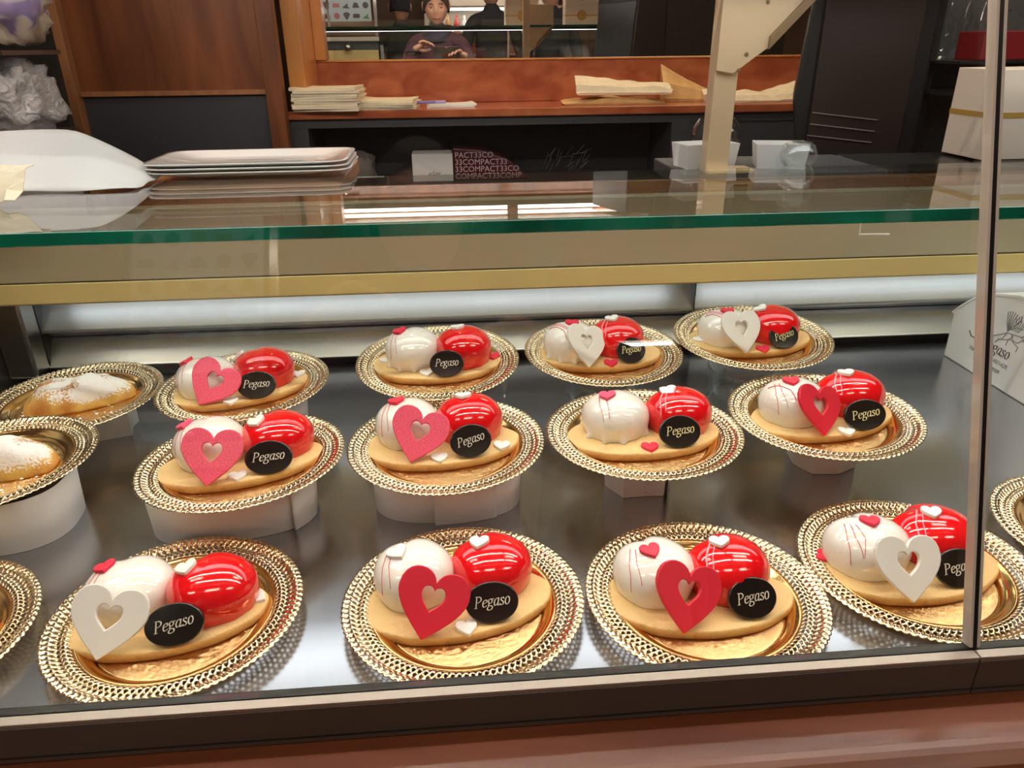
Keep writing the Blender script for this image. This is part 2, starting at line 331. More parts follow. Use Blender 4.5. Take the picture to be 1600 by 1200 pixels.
# ---- lettering: a small italic serif hand drawn with a broad nib, and plain sans text from the built-in font
def bez(p0, p1, p2, p3, n=10):
    return [tuple((1-t)**3*a+3*(1-t)**2*t*b+3*(1-t)*t*t*c_+t**3*d for a, b, c_, d in zip(p0, p1, p2, p3)) for t in [i/n for i in range(n+1)]]
GL = {  # advance, strokes (x, y) with x-height 1, cap height 1.5, descender -.5
 'P': (1.12, [[(.34, 0), (.34, 1.5)], [(.12, 0), (.56, 0)], [(.12, 1.5), (.36, 1.5)], bez((.30, 1.5), (1.15, 1.56), (1.18, .70), (.38, .70))]),
 'e': (.72, [bez((.12, .52), (.40, .50), (.66, .60), (.62, .80))+bez((.62, .80), (.58, 1.06), (.08, .98), (.10, .45))[1:]+bez((.10, .45), (.12, -.12), (.46, -.02), (.64, .20))[1:]]),
 'g': (.84, [bez((.62, .86), (.40, 1.12), (.08, .98), (.12, .66))+bez((.12, .66), (.14, .36), (.58, .34), (.60, .66))[1:]+bez((.60, .66), (.62, .85), (.55, .95), (.40, .98))[1:], [(.56, .92), (.84, .98)],
             bez((.26, .40), (.02, .22), (.20, .12), (.45, .10))+bez((.45, .10), (.86, .06), (.78, -.46), (.36, -.46))[1:]+bez((.36, -.46), (-.08, -.46), (-.02, -.08), (.26, .06))[1:]]),
 'a': (.82, [bez((.60, .90), (.36, 1.14), (.06, .80), (.08, .38))+bez((.08, .38), (.10, -.10), (.42, -.02), (.58, .40))[1:], [(.64, 1.0), (.58, .30)]+bez((.58, .30), (.56, -.04), (.68, -.04), (.80, .14))[1:]]),
 's': (.62, [bez((.52, .80), (.46, 1.08), (.10, 1.02), (.14, .74))+bez((.14, .74), (.18, .52), (.52, .50), (.50, .24))[1:]+bez((.50, .24), (.46, -.06), (.08, -.06), (.06, .22))[1:]]),
 'o': (.78, [bez((.40, 1.0), (.02, 1.0), (.02, 0), (.38, 0))+bez((.38, 0), (.76, 0), (.76, 1.0), (.40, 1.0))[1:]]),
 'i': (.36, [[(.20, .95), (.18, .2)]+bez((.18, .2), (.18, -.04), (.30, -.04), (.38, .14))[1:], [(.23, 1.28), (.24, 1.34)]]),
 'n': (.86, [[(.14, .95), (.14, 0)], bez((.14, .6), (.30, 1.06), (.62, 1.14), (.60, .66))+[(.58, .2)]+bez((.58, .2), (.58, -.04), (.70, -.04), (.80, .14))[1:]]),
 'f': (.62, [bez((.72, 1.45), (.50, 1.85), (.36, 1.3), (.32, .7))+bez((.32, .7), (.28, .0), (.20, -.6), (-.10, -.45))[1:], [(.08, .95), (.62, .95)]]),
 'r': (.60, [[(.16, .95), (.14, 0)], bez((.15, .55), (.26, .95), (.42, 1.06), (.58, .9))]),
}
def nib_text(text, height, slant=.22, thick=.15, thin=.05, nib=R(35), depth=.0004):
    bm = bmesh.new(); x = 0; allp = []
    for ch in text:
        adv, strokes = GL[ch]
        for s in strokes:
            n = len(s); L = []; Rr = []
            for i, (px, py) in enumerate(s):
                ax, ay = s[max(i-1, 0)]; bx, by = s[min(i+1, n-1)]; dx, dy = bx-ax, by-ay; l = math.hypot(dx, dy) or 1; dx /= l; dy /= l
                ang = math.atan2(dy, dx); w_ = (thin+(thick-thin)*abs(math.sin(ang-nib+.3)))/2
                if abs(dx) > .97 and n == 2: w_ = thin*.6
                L.append((x+px-dy*w_, py+dx*w_)); Rr.append((x+px+dy*w_, py-dx*w_))
            allp.append((L, Rr))
        x += adv
    k = height/1.5
    for L, Rr in allp:
        f = lambda p, z: ((p[0]-x/2+slant*p[1])*k, (p[1]-.5)*k, z)
        a = [bm.verts.new(f(p, 0)) for p in L]; b = [bm.verts.new(f(p, 0)) for p in Rr]
        for i in range(len(L)-1): bm.faces.new((a[i], b[i], b[i+1], a[i+1]))
    r = bmesh.ops.extrude_face_region(bm, geom=bm.faces[:]); 
    for v in [g for g in r['geom'] if isinstance(g, bmesh.types.BMVert)]: v.co.z += depth
    return bm
def sans_mesh(text, size, depth=.0002, shear=0, align='CENTER'):
    cu = bpy.data.curves.new('text', 'FONT'); cu.body = text; cu.size = size; cu.extrude = depth; cu.shear = shear; cu.align_x = align; cu.align_y = 'CENTER'; cu.resolution_u = 3
    o = bpy.data.objects.new('text', cu); col.objects.link(o); dg = bpy.context.evaluated_depsgraph_get(); dg.update()
    me = bpy.data.meshes.new_from_object(o.evaluated_get(dg)); bpy.data.objects.remove(o); return me
def basis(origin, right, up):
    right = Vector(right).normalized(); up = Vector(up); up = (up-right*up.dot(right)).normalized(); n = right.cross(up)
    return Matrix(((right.x, up.x, n.x, origin[0]), (right.y, up.y, n.y, origin[1]), (right.z, up.z, n.z, origin[2]), (0, 0, 0, 1)))
def place(o, m): o.matrix_local = m; return o

# ------------------------------------------------------------------ the room
def struct(name, *a, **k): return tag(boxo(name, *a, **k), kind='structure')
struct('floor', -3.2, 3.6, -3.4, 2.7, -.95, -.9, M['floor'])
struct('ceiling', -3.2, 3.6, -3.4, 2.7, 1.9, 1.95, M['ceiling'])
struct('wall_left', -3.25, -3.2, -3.4, 2.7, -.9, 1.9, M['wall_warm'])
struct('wall_right', 3.6, 3.65, -3.4, 2.7, -.9, 1.9, M['wall_warm'])
struct('wall_rear', -3.2, 3.6, 2.62, 2.7, -.9, 1.9, M['wall_warm'])
struct('wall_front', -3.2, 3.6, -3.45, -3.4, -.9, 1.9, M['wall_warm'])
for i, (x, y) in enumerate(((-1.5, -.35), (0, -.35), (1.5, -.35), (-1.2, 1.2), (1.2, 1.2))):  # panels added out of view to brighten the room
    t = empty('added_ceiling_light', (x, y, 1.9), label='warm rectangular ceiling light panel, added out of view to light the shop', cat='ceiling light', group='ceiling panels above the shop')
    boxo('housing', -.42, .42, -.17, .17, -.03, 0, M['ceiling'], t); boxo('diffuser', -.4, .4, -.15, .15, -.036, -.0305, M['tube_warm'], t)

# ------------------------------------------------------------------ the refrigerated display case
X0, X1 = -.64, 1.15
case = empty('display_case', (0, 0, -.9), label='steel pastry display case with slanted front glass, green-edged glass top and bronze front rail', cat='display case')
UP = Matrix.Translation((0, 0, .9))      # child meshes are written in deck coordinates
def cpart(name, *a, **k):
    o = boxo(name, *a, **k); o.parent = case; o.matrix_local = UP; return o
def cobj(name, bm, mat, **k):
    o = obj(name, bm, mat, case, **k); o.matrix_local = UP; return o
cpart('deck', X0, X1, .385, 1.078, -.012, 0, M['steel_deck'], bevel=.001)
# stepped steel back wall, one profile along x
def profile(name, yz, mat, x0=X0, x1=X1, bevel=.0012):
    bm = bmesh.new(); prism(bm, [(x0, y, z) for y, z in yz], (x1-x0, 0, 0)); return cobj(name, bm, mat, bevel=bevel, angle=30)
profile('air_slot', [(1.0785, -.010), (1.0785, .0085), (1.11, .0085), (1.11, -.010)], M['matte_black'])
profile('lower_back_panel', [(1.074, .009), (1.064, .014), (1.066, .0165), (1.086, .047), (1.092, .051), (1.13, .051), (1.13, .009)], M['steel'])
profile('upper_back_panel', [(1.096, .0515), (1.078, .063), (1.066, .067), (1.068, .071), (1.100, .120), (1.104, .20), (1.13, .20), (1.13, .0515)], M['steel'])
bm = bmesh.new(); box(bm, -.6005, -.599, 1.066, 1.09, .010, .14); cobj('panel_joint', bm, M['black'])
bm = bmesh.new(); box(bm, .3595, .361, 1.066, 1.09, .010, .14); cobj('panel_joint', bm, M['black'])
cpart('end_panel', X0-.012, X0, .40, 1.10, -.012, .25, M['steel_dark'], bevel=.002)
cpart('end_bracket', X0, -.60, 1.03, 1.10, .012, .20, M['steel_dark'], bevel=.004)
# light beam under the glass
profile('beam', [(1.0, .1605), (1.0, .254), (1.022, .254), (1.022, .175), (1.105, .175), (1.105, .1605)], M['beige'])
profile('beam_lip', [(.992, .1345), (.9965, .160), (1.004, .160), (1.004, .1345), (.998, .131)], M['yellow'], bevel=.001)  # warm light on the beam's lower face, put into the lip's yellow
cpart('beam_seam', X0, X1, .9992, 1.0, .1596, .1610, M['black'])
bm = bmesh.new(); box(bm, -.60, X1, 1.106, 1.118, .10, .2560); cobj('rear_frame', bm, M['trim_wood'])
# glass counter top
cpart('counter_glass', X0, X1, .798, 1.118, .2565, .270, M['glass_top'])
bm = bmesh.new(); box(bm, X0, X1, .7945, .7979, .2562, .2703); cobj('glass_edge', bm, M['glass_edge'], bevel=.001)
bm = bmesh.new(); tube(bm, [(.452, .80, .257), (.452, .80, .243), (.487, .80, .242)], .0013); cobj('shelf_clip', bm, M['paper_white'])
# rear service ledges either side of the opening
boxo('service_ledge', -.75, -.16, 1.119, 1.36, .24, .262, M['trim_wood'], None, bevel=.002)
service = bpy.data.objects['service_ledge']; service.parent = case; service.matrix_local = UP
cpart('side_ledge', .345, .66, 1.119, 1.30, .24, .262, M['slate2'], bevel=.002)
cpart('wide_ledge', .662, X1, 1.119, 1.30, .24, .262, M['black'], bevel=.002)
# slanted front panes
th = math.atan2(.131, .416)
PM = Matrix.Translation((0, .3815, .0495)) @ Matrix.Rotation(-th, 4, 'X')
def pane(x0, x1):
    p = cpart('front_pane', x0, x1, -.004, .004, 0, .55, M['glass']); p.matrix_local = UP @ PM; return p
SX = .3530
pa = pane(X0, SX-.0039); pb = pane(SX+.0039, X1)
e1 = boxo('pane_edge', SX-.0037, SX-.0016, -.0042, .0042, 0, .55, M['edge_light'], pa)
e2 = boxo('pane_edge', SX+.0016, SX+.0037, -.0042, .0042, 0, .55, M['edge_light'], pb)
g = cpart('black_gasket', SX-.0015, SX+.0015, -.004, .004, 0, .55, M['black']); g.matrix_local = UP @ PM
# bottom rail in two lengths, its bright lip and the red wooden nosing
for x0, x1 in ((X0-.2, SX-.0005), (SX+.0005, X1+.1)):
    r_ = cpart('front_rail', x0, x1, .3695, .3845, .0150, .0453, M['alu'], bevel=.0006)
    boxo('rail_lip', x0, x1, .3700, .3775, .0455, .0485, M['alu_lip'], r_, bevel=.0004)
    boxo('rail_groove', x0, x1, .3691, .3696, .0200, .0208, M['black'], r_)
bm = bmesh.new(); box(bm, X0-.2, X1+.1, .3778, .3843, .0454, .0490); cobj('glazing_seal', bm, M['black'])
cpart('front_riser', X0, X1, .379, .3845, -.012, .0149, M['alu'])
prof = [(.42, .0145)]
for i in range(13):
    a = PI/2+PI*.62*i/12; prof.append((.334+.028*math.cos(a), -.0135+.028*math.sin(a)))
prof += [(.345, -.06), (.378, -.06), (.378, .0145)]
profile('wood_nosing', prof[1:], M['front_wood'], X0-.2, X1+.1, bevel=0)
cpart('front_board', X0-.2, X1+.1, .348, .395, -.88, -.0605, M['front_wood'])
cpart('cabinet_body', X0, X1, .40, 1.10, -.88, -.013, M['steel_dark'])
# upper glass shelf on cream posts, tube lamps under its hood
cpart('upper_shelf', X0, X1, .645, 1.13, .5202, .528, M['glass_top'])
bm = bmesh.new(); box(bm, X0, X1, 1.1305, 1.134, .5195, .5285); cobj('upper_shelf_edge', bm, M['glass_edge'])
cpart('top_canopy', X0, X1, .55, .70, .892, .905, M['walnut'], bevel=.004)
for x in (X0+.02, X1-.02): cpart('canopy_stay', x-.006, x+.006, .665, .677, .5285, .8915, M['chrome'])
def tube_lamp(name, x0, x1, y, z, rad, mat, cap, par=case):
    bm = bmesh.new(); tube(bm, [(x0, y, z), (x1, y, z)], rad, 16); o = cobj(name, bm, mat, smooth=True)
    bm = bmesh.new(); tube(bm, [(x0-.02, y, z), (x0-.0005, y, z)], rad*1.1, 12); obj('end_cap', bm, M[cap], o)
    bm = bmesh.new(); tube(bm, [(x1+.0005, y, z), (x1+.02, y, z)], rad*1.1, 12); obj('end_cap', bm, M[cap], o)
    return o
cpart('shelf_lamp', X0, X1, .930, 1.085, .509, .5115, M['panel_cool'])
cpart('shelf_lamp_cover', X0, X1, .925, 1.1155, .5118, .5198, M['ceiling'])
cpart('added_lamp_fascia', X0, X1, 1.1165, 1.119, .5085, .5195, M['black'])  # strip added to hide the shelf lamp's glow from the mirror
tube_lamp('added_under_beam_lamp', -.59, .34, 1.028, .1485, .006, M['tube_low'], 'chrome'); tube_lamp('added_under_beam_lamp', .39, 1.1, 1.028, .1485, .006, M['tube_low'], 'chrome')  # unseen tubes added behind the lip to brighten the steel back wall
cpart('added_lamp_shade', X0, X1, .648, .652, .845, .8915, M['walnut'])  # unseen board added to keep the tube's reflection off the counter glass
tube_lamp('tube_lamp', -.60, .36, .62, .875, .011, M['tube'], 'chrome'); tube_lamp('tube_lamp', .42, 1.12, .62, .875, .011, M['tube'], 'chrome')
tube_lamp('high_tube_lamp', -1.0, .30, 1.0, .92, .010, M['tube'], 'chrome'); tube_lamp('high_tube_lamp', .36, 1.1, 1.0, .92, .010, M['tube'], 'chrome')
cpart('lamp_canopy', -1.05, 1.2, .90, 1.10, .94, .97, M['walnut'], bevel=.004)
for x in (-1.0, 1.15): cpart('canopy_hanger', x-.01, x+.01, .99, 1.01, .97, 2.78, M['chrome'])
# cream post with its bracket and foot
def post(x, hide=False):
    bm = bmesh.new()
    prism(bm, [(x, 1.125, .262), (x+.034, 1.125, .262), (x+.034, 1.119, .68), (x, 1.119, .68)], (0, .030, .0))
    o = cobj('support_post', bm, M['cream'], bevel=.002)
    return o
p1 = post(.378)
bm = bmesh.new(); prism(bm, [(.3775, 1.116, .404), (.402, 1.116, .400), (.447, 1.116, .432), (.53, 1.116, .52), (.53, 1.116, .62), (.3775, 1.116, .62)], (0, .007, 0)); obj('gusset', bm, M['cream'], p1, bevel=.001)
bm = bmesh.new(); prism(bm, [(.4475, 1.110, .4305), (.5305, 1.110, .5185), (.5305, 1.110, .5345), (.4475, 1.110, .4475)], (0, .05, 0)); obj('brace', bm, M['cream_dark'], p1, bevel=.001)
bm = bmesh.new(); box(bm, .380, .452, 1.119, 1.165, .262, .267); obj('foot_plate', bm, M['cream'], p1, bevel=.001)
for zz, xx in ((.425, .418), (.404, .409), (.490, .44)):
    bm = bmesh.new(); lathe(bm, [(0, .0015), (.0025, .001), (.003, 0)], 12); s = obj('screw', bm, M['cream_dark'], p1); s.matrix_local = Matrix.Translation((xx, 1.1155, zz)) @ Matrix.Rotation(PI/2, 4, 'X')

# ------------------------------------------------------------------ trays
def tray_meshes():
    """gold foil tray: hammered centre, smooth ring, perforated lace rim with scallops (radius 0.1015)"""
    def ringmesh(name, prof, n, mat):
        bm = bmesh.new(); lathe(bm, prof, n); return bake(obj(name, bm, mat, None, smooth=True, solid=.0005))
    bm = bmesh.new(); lathe(bm, [(0, 0)]+[(.066*i/66, 0) for i in range(1, 67)], 300)
    for v in bm.verts:
        r_ = v.co.length
        if r_ < .0645:
            q_ = Vector((v.co.x*230, v.co.y*430, 0)); q_ += noise.noise_vector(Vector((v.co.x*120, v.co.y*120, 3)))*1.1
            v.co.z = .00045*noise.noise(q_)*min(1, (.0645-r_)/.003)
    ctr = bake(obj('tray_centre', bm, M['gold_center'], None, smooth=True, solid=.0005))
    rg = ringmesh('tray_ring', [(.0661, 0), (.0672, .0008), (.0682, .0026), (.0690, .0032), (.0700, .0031), (.0725, .0050), (.0762, .0080), (.0785, .0086)], 96, M['gold_smooth'])
    N = 104; K = 6; A = N*K
    rows = [.0785, .0798]
    pat = [None]
    def hole(h, rep):     # three sub-rows of a diamond hole then a solid band
        w_ = [[0, 0, 1, 1, 0, 0], [0, 1, 1, 1, 1, 0], [0, 0, 1, 1, 0, 0]]
        for k in range(3):
            rows.append(rows[-1]+h/3); pat.append([w_[k][(c_+rep*3) % 6] for c_ in range(6)])
    def solid(h): rows.append(rows[-1]+h); pat.append(None)
    def small(rep): rows.append(rows[-1]+.0016); pat.append([[0, 0, 1, 1, 0, 0][(c_+rep*3) % 6] for c_ in range(6)])
    hole(.0030, 0); solid(.0006); hole(.0030, 1); solid(.0006); hole(.0026, 0); solid(.0018); small(1); solid(.0013); small(0); solid(.0014); small(1); solid(.0012); solid(.0012)
    f_ = (.1015-.0785)/(rows[-1]-.0785); rows[:] = [.0785+(r-.0785)*f_ for r in rows]
    bm = bmesh.new(); grid = []
    rmax = rows[-1]
    for j, r in enumerate(rows):
        ring = []
        for i in range(A):
            a = 2*PI*i/A; s = abs(math.sin(PI*(i/K)))
            rr = r + (.0016*(s-.55) if j >= len(rows)-1 else 0) + (.0006*(s-.5) if j == len(rows)-2 else 0)
            t = (r-.0785)/(rmax-.0785)
            z = .0086+.0042*t+.0012*math.sin(t*PI*3.0)-.0004+.0007*math.sin(2*PI*i/K+j*.8)*min(1, t*(1.05-t)*6)
            ring.append(bm.verts.new((rr*math.cos(a), rr*math.sin(a), z)))
        grid.append(ring)
    for j in range(len(rows)-1):
        for i in range(A):
            p = pat[j] if j < len(pat) else None
            if p and p[i % 6]: continue
            bm.faces.new((grid[j][i], grid[j][(i+1) % A], grid[j+1][(i+1) % A], grid[j+1][i]))
    lace = bake(obj('lace_rim', bm, M['gold_lace'], None, smooth=True, solid=.0006))
    return ctr, rg, lace
TP = tray_meshes()
used_t = [False]
def place_tray(X, Y, z, tx, ty, rz, label):
    t = empty('gold_tray', (X, Y, z-.010), (0, 0, 0), label, 'tray', 'gold lace-edged trays')
    # tilt: dz = tx*dy + ty*dx
    t.rotation_euler = (math.atan(tx), -math.atan(ty), 0)
    for p in TP:
        o = p if not used_t[0] else p.copy()
        if used_t[0]: col.objects.link(o)
        o.parent = t; o.rotation_euler = (0, 0, rz)
        o.name = p.name
    used_t[0] = True
    return t

# ------------------------------------------------------------------ cakes
CT = .009
def cookie():
    bm = bmesh.new(); n = 72; rings = []
    for (k, z) in ((.0, 0), (.975, 0), (.998, .0015), (1.0, .0070), (.992, .0084), (.972, .009), (.6, .009), (.0, .009)):
        if k == 0: rings.append([bm.verts.new((0, 0, z))]); continue
        rg = []
        for i in range(n):
            a = 2*PI*i/n; c_, s_ = math.cos(a), math.sin(a)
            x = .0785*c_; y = .0445*math.copysign(abs(s_)**.94, s_)*(1-.10*c_)
            if c_ < -.7: x -= .004*(-c_-.7)/.3
            wv = 1+.008*math.sin(5*a+1)+.005*math.sin(11*a)
            rg.append(bm.verts.new((x*k*wv, y*k*wv, z)))
        rings.append(rg)
    for a, b in zip(rings, rings[1:]):
        for i in range(n):
            j = (i+1) % n
            if len(a) == 1: bm.faces.new((a[0], b[j], b[i]))
            elif len(b) == 1: bm.faces.new((a[i], a[j], b[0]))
            else: bm.faces.new((a[i], a[j], b[j], b[i]))
    return bake(obj('cookie_base', bm, M['cookie'], None, smooth=True))
def rfun(th_, side):
    """footprint of a heart-like dome: a cleft at the back, a soft point at the front"""
    tn = R(112) if side == 0 else R(128)
    d = (th_-tn+PI) % (2*PI)-PI; d2 = (th_-R(250)+PI) % (2*PI)-PI
    return 1-.17*math.exp(-(d/.30)**2)+.03*math.exp(-((abs(d)-.75)/.4)**2)+.05*math.exp(-(d2/.5)**2)
ZC = .36
def dome_point(a, b, h, th_, rho, side):
    """rho 0..1 runs from the top to the widest line, 1..2 from there to the slightly drawn-in foot"""
    q = rfun(th_, side); up = min(1, rho); cl = 1-(1-q)*min(1, up*1.25)
    if rho <= 1: z = h*(ZC+(1-ZC)*(1-up**2.35)**(1/2.2)); r = up
    else: t = rho-1; z = h*ZC*(1-t); r = 1-.075*t**1.8
    return Vector((a*r*cl*math.cos(th_), b*r*cl*math.sin(th_), CT+z-(1-q)*h*.30*up*(1-up)))
def dome(side, seed, drip=0):
    bm = bmesh.new(); n = 96; rings = [[bm.verts.new(dome_point(1, 1, 1, 0, 0, side)-Vector((0, 0, CT)))]]
    rnd = random.Random(seed); ph = [rnd.uniform(0, 6.3) for _ in range(4)]
    us = [math.sin(k/20*PI/2) for k in range(1, 20)]+[.9995]+[1+k/9 for k in range(1, 10)]
    for u in us:
        rg = []
        for i in range(n):
            th_ = 2*PI*i/n; v = dome_point(1, 1, 1, th_, u, side)-Vector((0, 0, CT))
            if u > 1:
                k = u-1; rip = .5+.5*math.sin(9*th_+ph[0]+1.3*math.sin(3*th_+ph[1])); rip = rip**(5 if drip else 2)
                f = 1+k**3*.02*rip+drip*k**2.5*rip*.16
                v.x *= f; v.y *= f
            rg.append(bm.verts.new(v))
        rings.append(rg)
    for a, b in zip(rings, rings[1:]):
        for i in range(n):
            j = (i+1) % n
            if len(a) == 1: bm.faces.new((a[0], b[i], b[j]))
            else: bm.faces.new((a[i], a[j], b[j], b[i]))
    bm.faces.new(rings[-1][::-1])
    me = bpy.data.meshes.new('mousse_dome'); bmesh.ops.recalc_face_normals(bm, faces=bm.faces[:]); bm.to_mesh(me); bm.free()
    return me
DM = {(s, d): dome(s, 3+s*7+d*5, d) for s in (0, 1) for d in (0, 1)}
def heart_pts(w_, n=44, ys=.955):
    """broad-lobed heart with nearly straight sides; the tip is the lowest point"""
    q = n//4; h = bez((0, 0), (.13, .13), (.50, .42), (.50, .69), q)[:-1]+bez((.50, .69), (.50, .90), (.38, 1.0), (.25, 1.0), q//2)[:-1]+bez((.25, 1.0), (.12, 1.0), (.02, .92), (0, .80), q//2)
    r_ = [(x*w_, (y-.62)*w_*ys) for x, y in h]
    return r_+[(-x, y) for x, y in r_[-2:0:-1]]
def heart_ring_mesh(w_, hole, thick):
    """sugar heart with a heart-shaped hole; origin at the tip, +y up, face towards +z"""
    bm = bmesh.new(); o = heart_pts(w_); ymin = min(p[1] for p in o); n = len(o)
    inn = [(x*hole, y*hole*1.05-w_*.0) for x, y in heart_pts(w_)]
    L = []
    for z in (0, thick): L.append(([bm.verts.new((x, y-ymin, z)) for x, y in o], [bm.verts.new((x, y-ymin, z)) for x, y in inn]))
    for i in range(n):
        j = (i+1) % n
        for k, (a, b) in enumerate(L):
            q = (a[i], a[j], b[j], b[i]); bm.faces.new(q if k else q[::-1])
        bm.faces.new((L[0][0][i], L[0][0][j], L[1][0][j], L[1][0][i])); bm.faces.new((L[0][1][j], L[0][1][i], L[1][1][i], L[1][1][j]))
    return bake(obj('heart', bm, M['heart_w'], None, smooth=False, bevel=.0014, seg=3, angle=25)).data
def heart_solid_mesh(w_, thick):
    bm = bmesh.new(); prism(bm, [(x, y, 0) for x, y in heart_pts(w_, 28, 1.0)], (0, 0, thick)); return bake(obj('heart', bm, M['heart_w'], None, bevel=.0009, seg=3, angle=35)).data
base_h = {k: heart_ring_mesh(.0580, .33, .0042) for k in 'w'}
base_s = heart_solid_mesh(.0175, .0036)
def recolor(me, mat):
    m2 = me.copy(); m2.materials.clear(); m2.materials.append(mat)
    for p in m2.polygons: p.use_smooth = False
    return m2
HR = {'w': recolor(base_h['w'], M['heart_w']), 'r': recolor(base_h['w'], M['heart_r']), 'p': recolor(base_h['w'], M['heart_p'])}
HS = {'w': recolor(base_s, M['sugar_white']), 'r': recolor(base_s, M['sugar_red']), 'p': recolor(base_s, M['sugar_pink'])}
for o in [o for o in bpy.data.objects if o.name.startswith('heart')]: bpy.data.objects.remove(o)
def plaque_mesh():
    bm = bmesh.new(); n = 64; rings = []
    for k, z in ((0, 0), (.96, 0), (1, .0016), (1, .0036), (.965, .0048), (.93, .0047), (.0, .0050)):
        if k == 0: rings.append([bm.verts.new((0, 0, z))]); continue
        rings.append([bm.verts.new((.0218*k*math.cos(2*PI*i/n), .0166*k*math.sin(2*PI*i/n), z)) for i in range(n)])
    for a, b in zip(rings, rings[1:]):
        for i in range(n):
            j = (i+1) % n
            if len(a) == 1: bm.faces.new((a[0], b[i], b[j]))
            elif len(b) == 1: bm.faces.new((a[i], a[j], b[0]))
            else: bm.faces.new((a[i], a[j], b[j], b[i]))
    me = bpy.data.meshes.new('plaque'); bmesh.ops.recalc_face_normals(bm, faces=bm.faces[:]); bm.to_mesh(me); bm.free()
    for p in me.polygons: p.use_smooth = True
    me.materials.append(M['choc']); return me
PLQ = plaque_mesh()
bm = nib_text('Pegaso', .0088); bm.normal_update(); TXT = bpy.data.meshes.new('lettering'); bmesh.ops.recalc_face_normals(bm, faces=bm.faces[:]); bm.to_mesh(TXT); bm.free()
xs = [v.co.x for v in TXT.vertices]; print('text width', max(xs)-min(xs))
k_ = .0300/(max(xs)-min(xs)); xm = (max(xs)+min(xs))/2
for v in TXT.vertices: v.co.x = (v.co.x-xm)*k_; v.co.y *= 1.0
TXT.materials.append(M['choc_text']); TXTG = TXT.copy(); TXTG.materials.clear(); TXTG.materials.append(M['choc_text_gold'])
COOK = cookie(); used_c = [False]

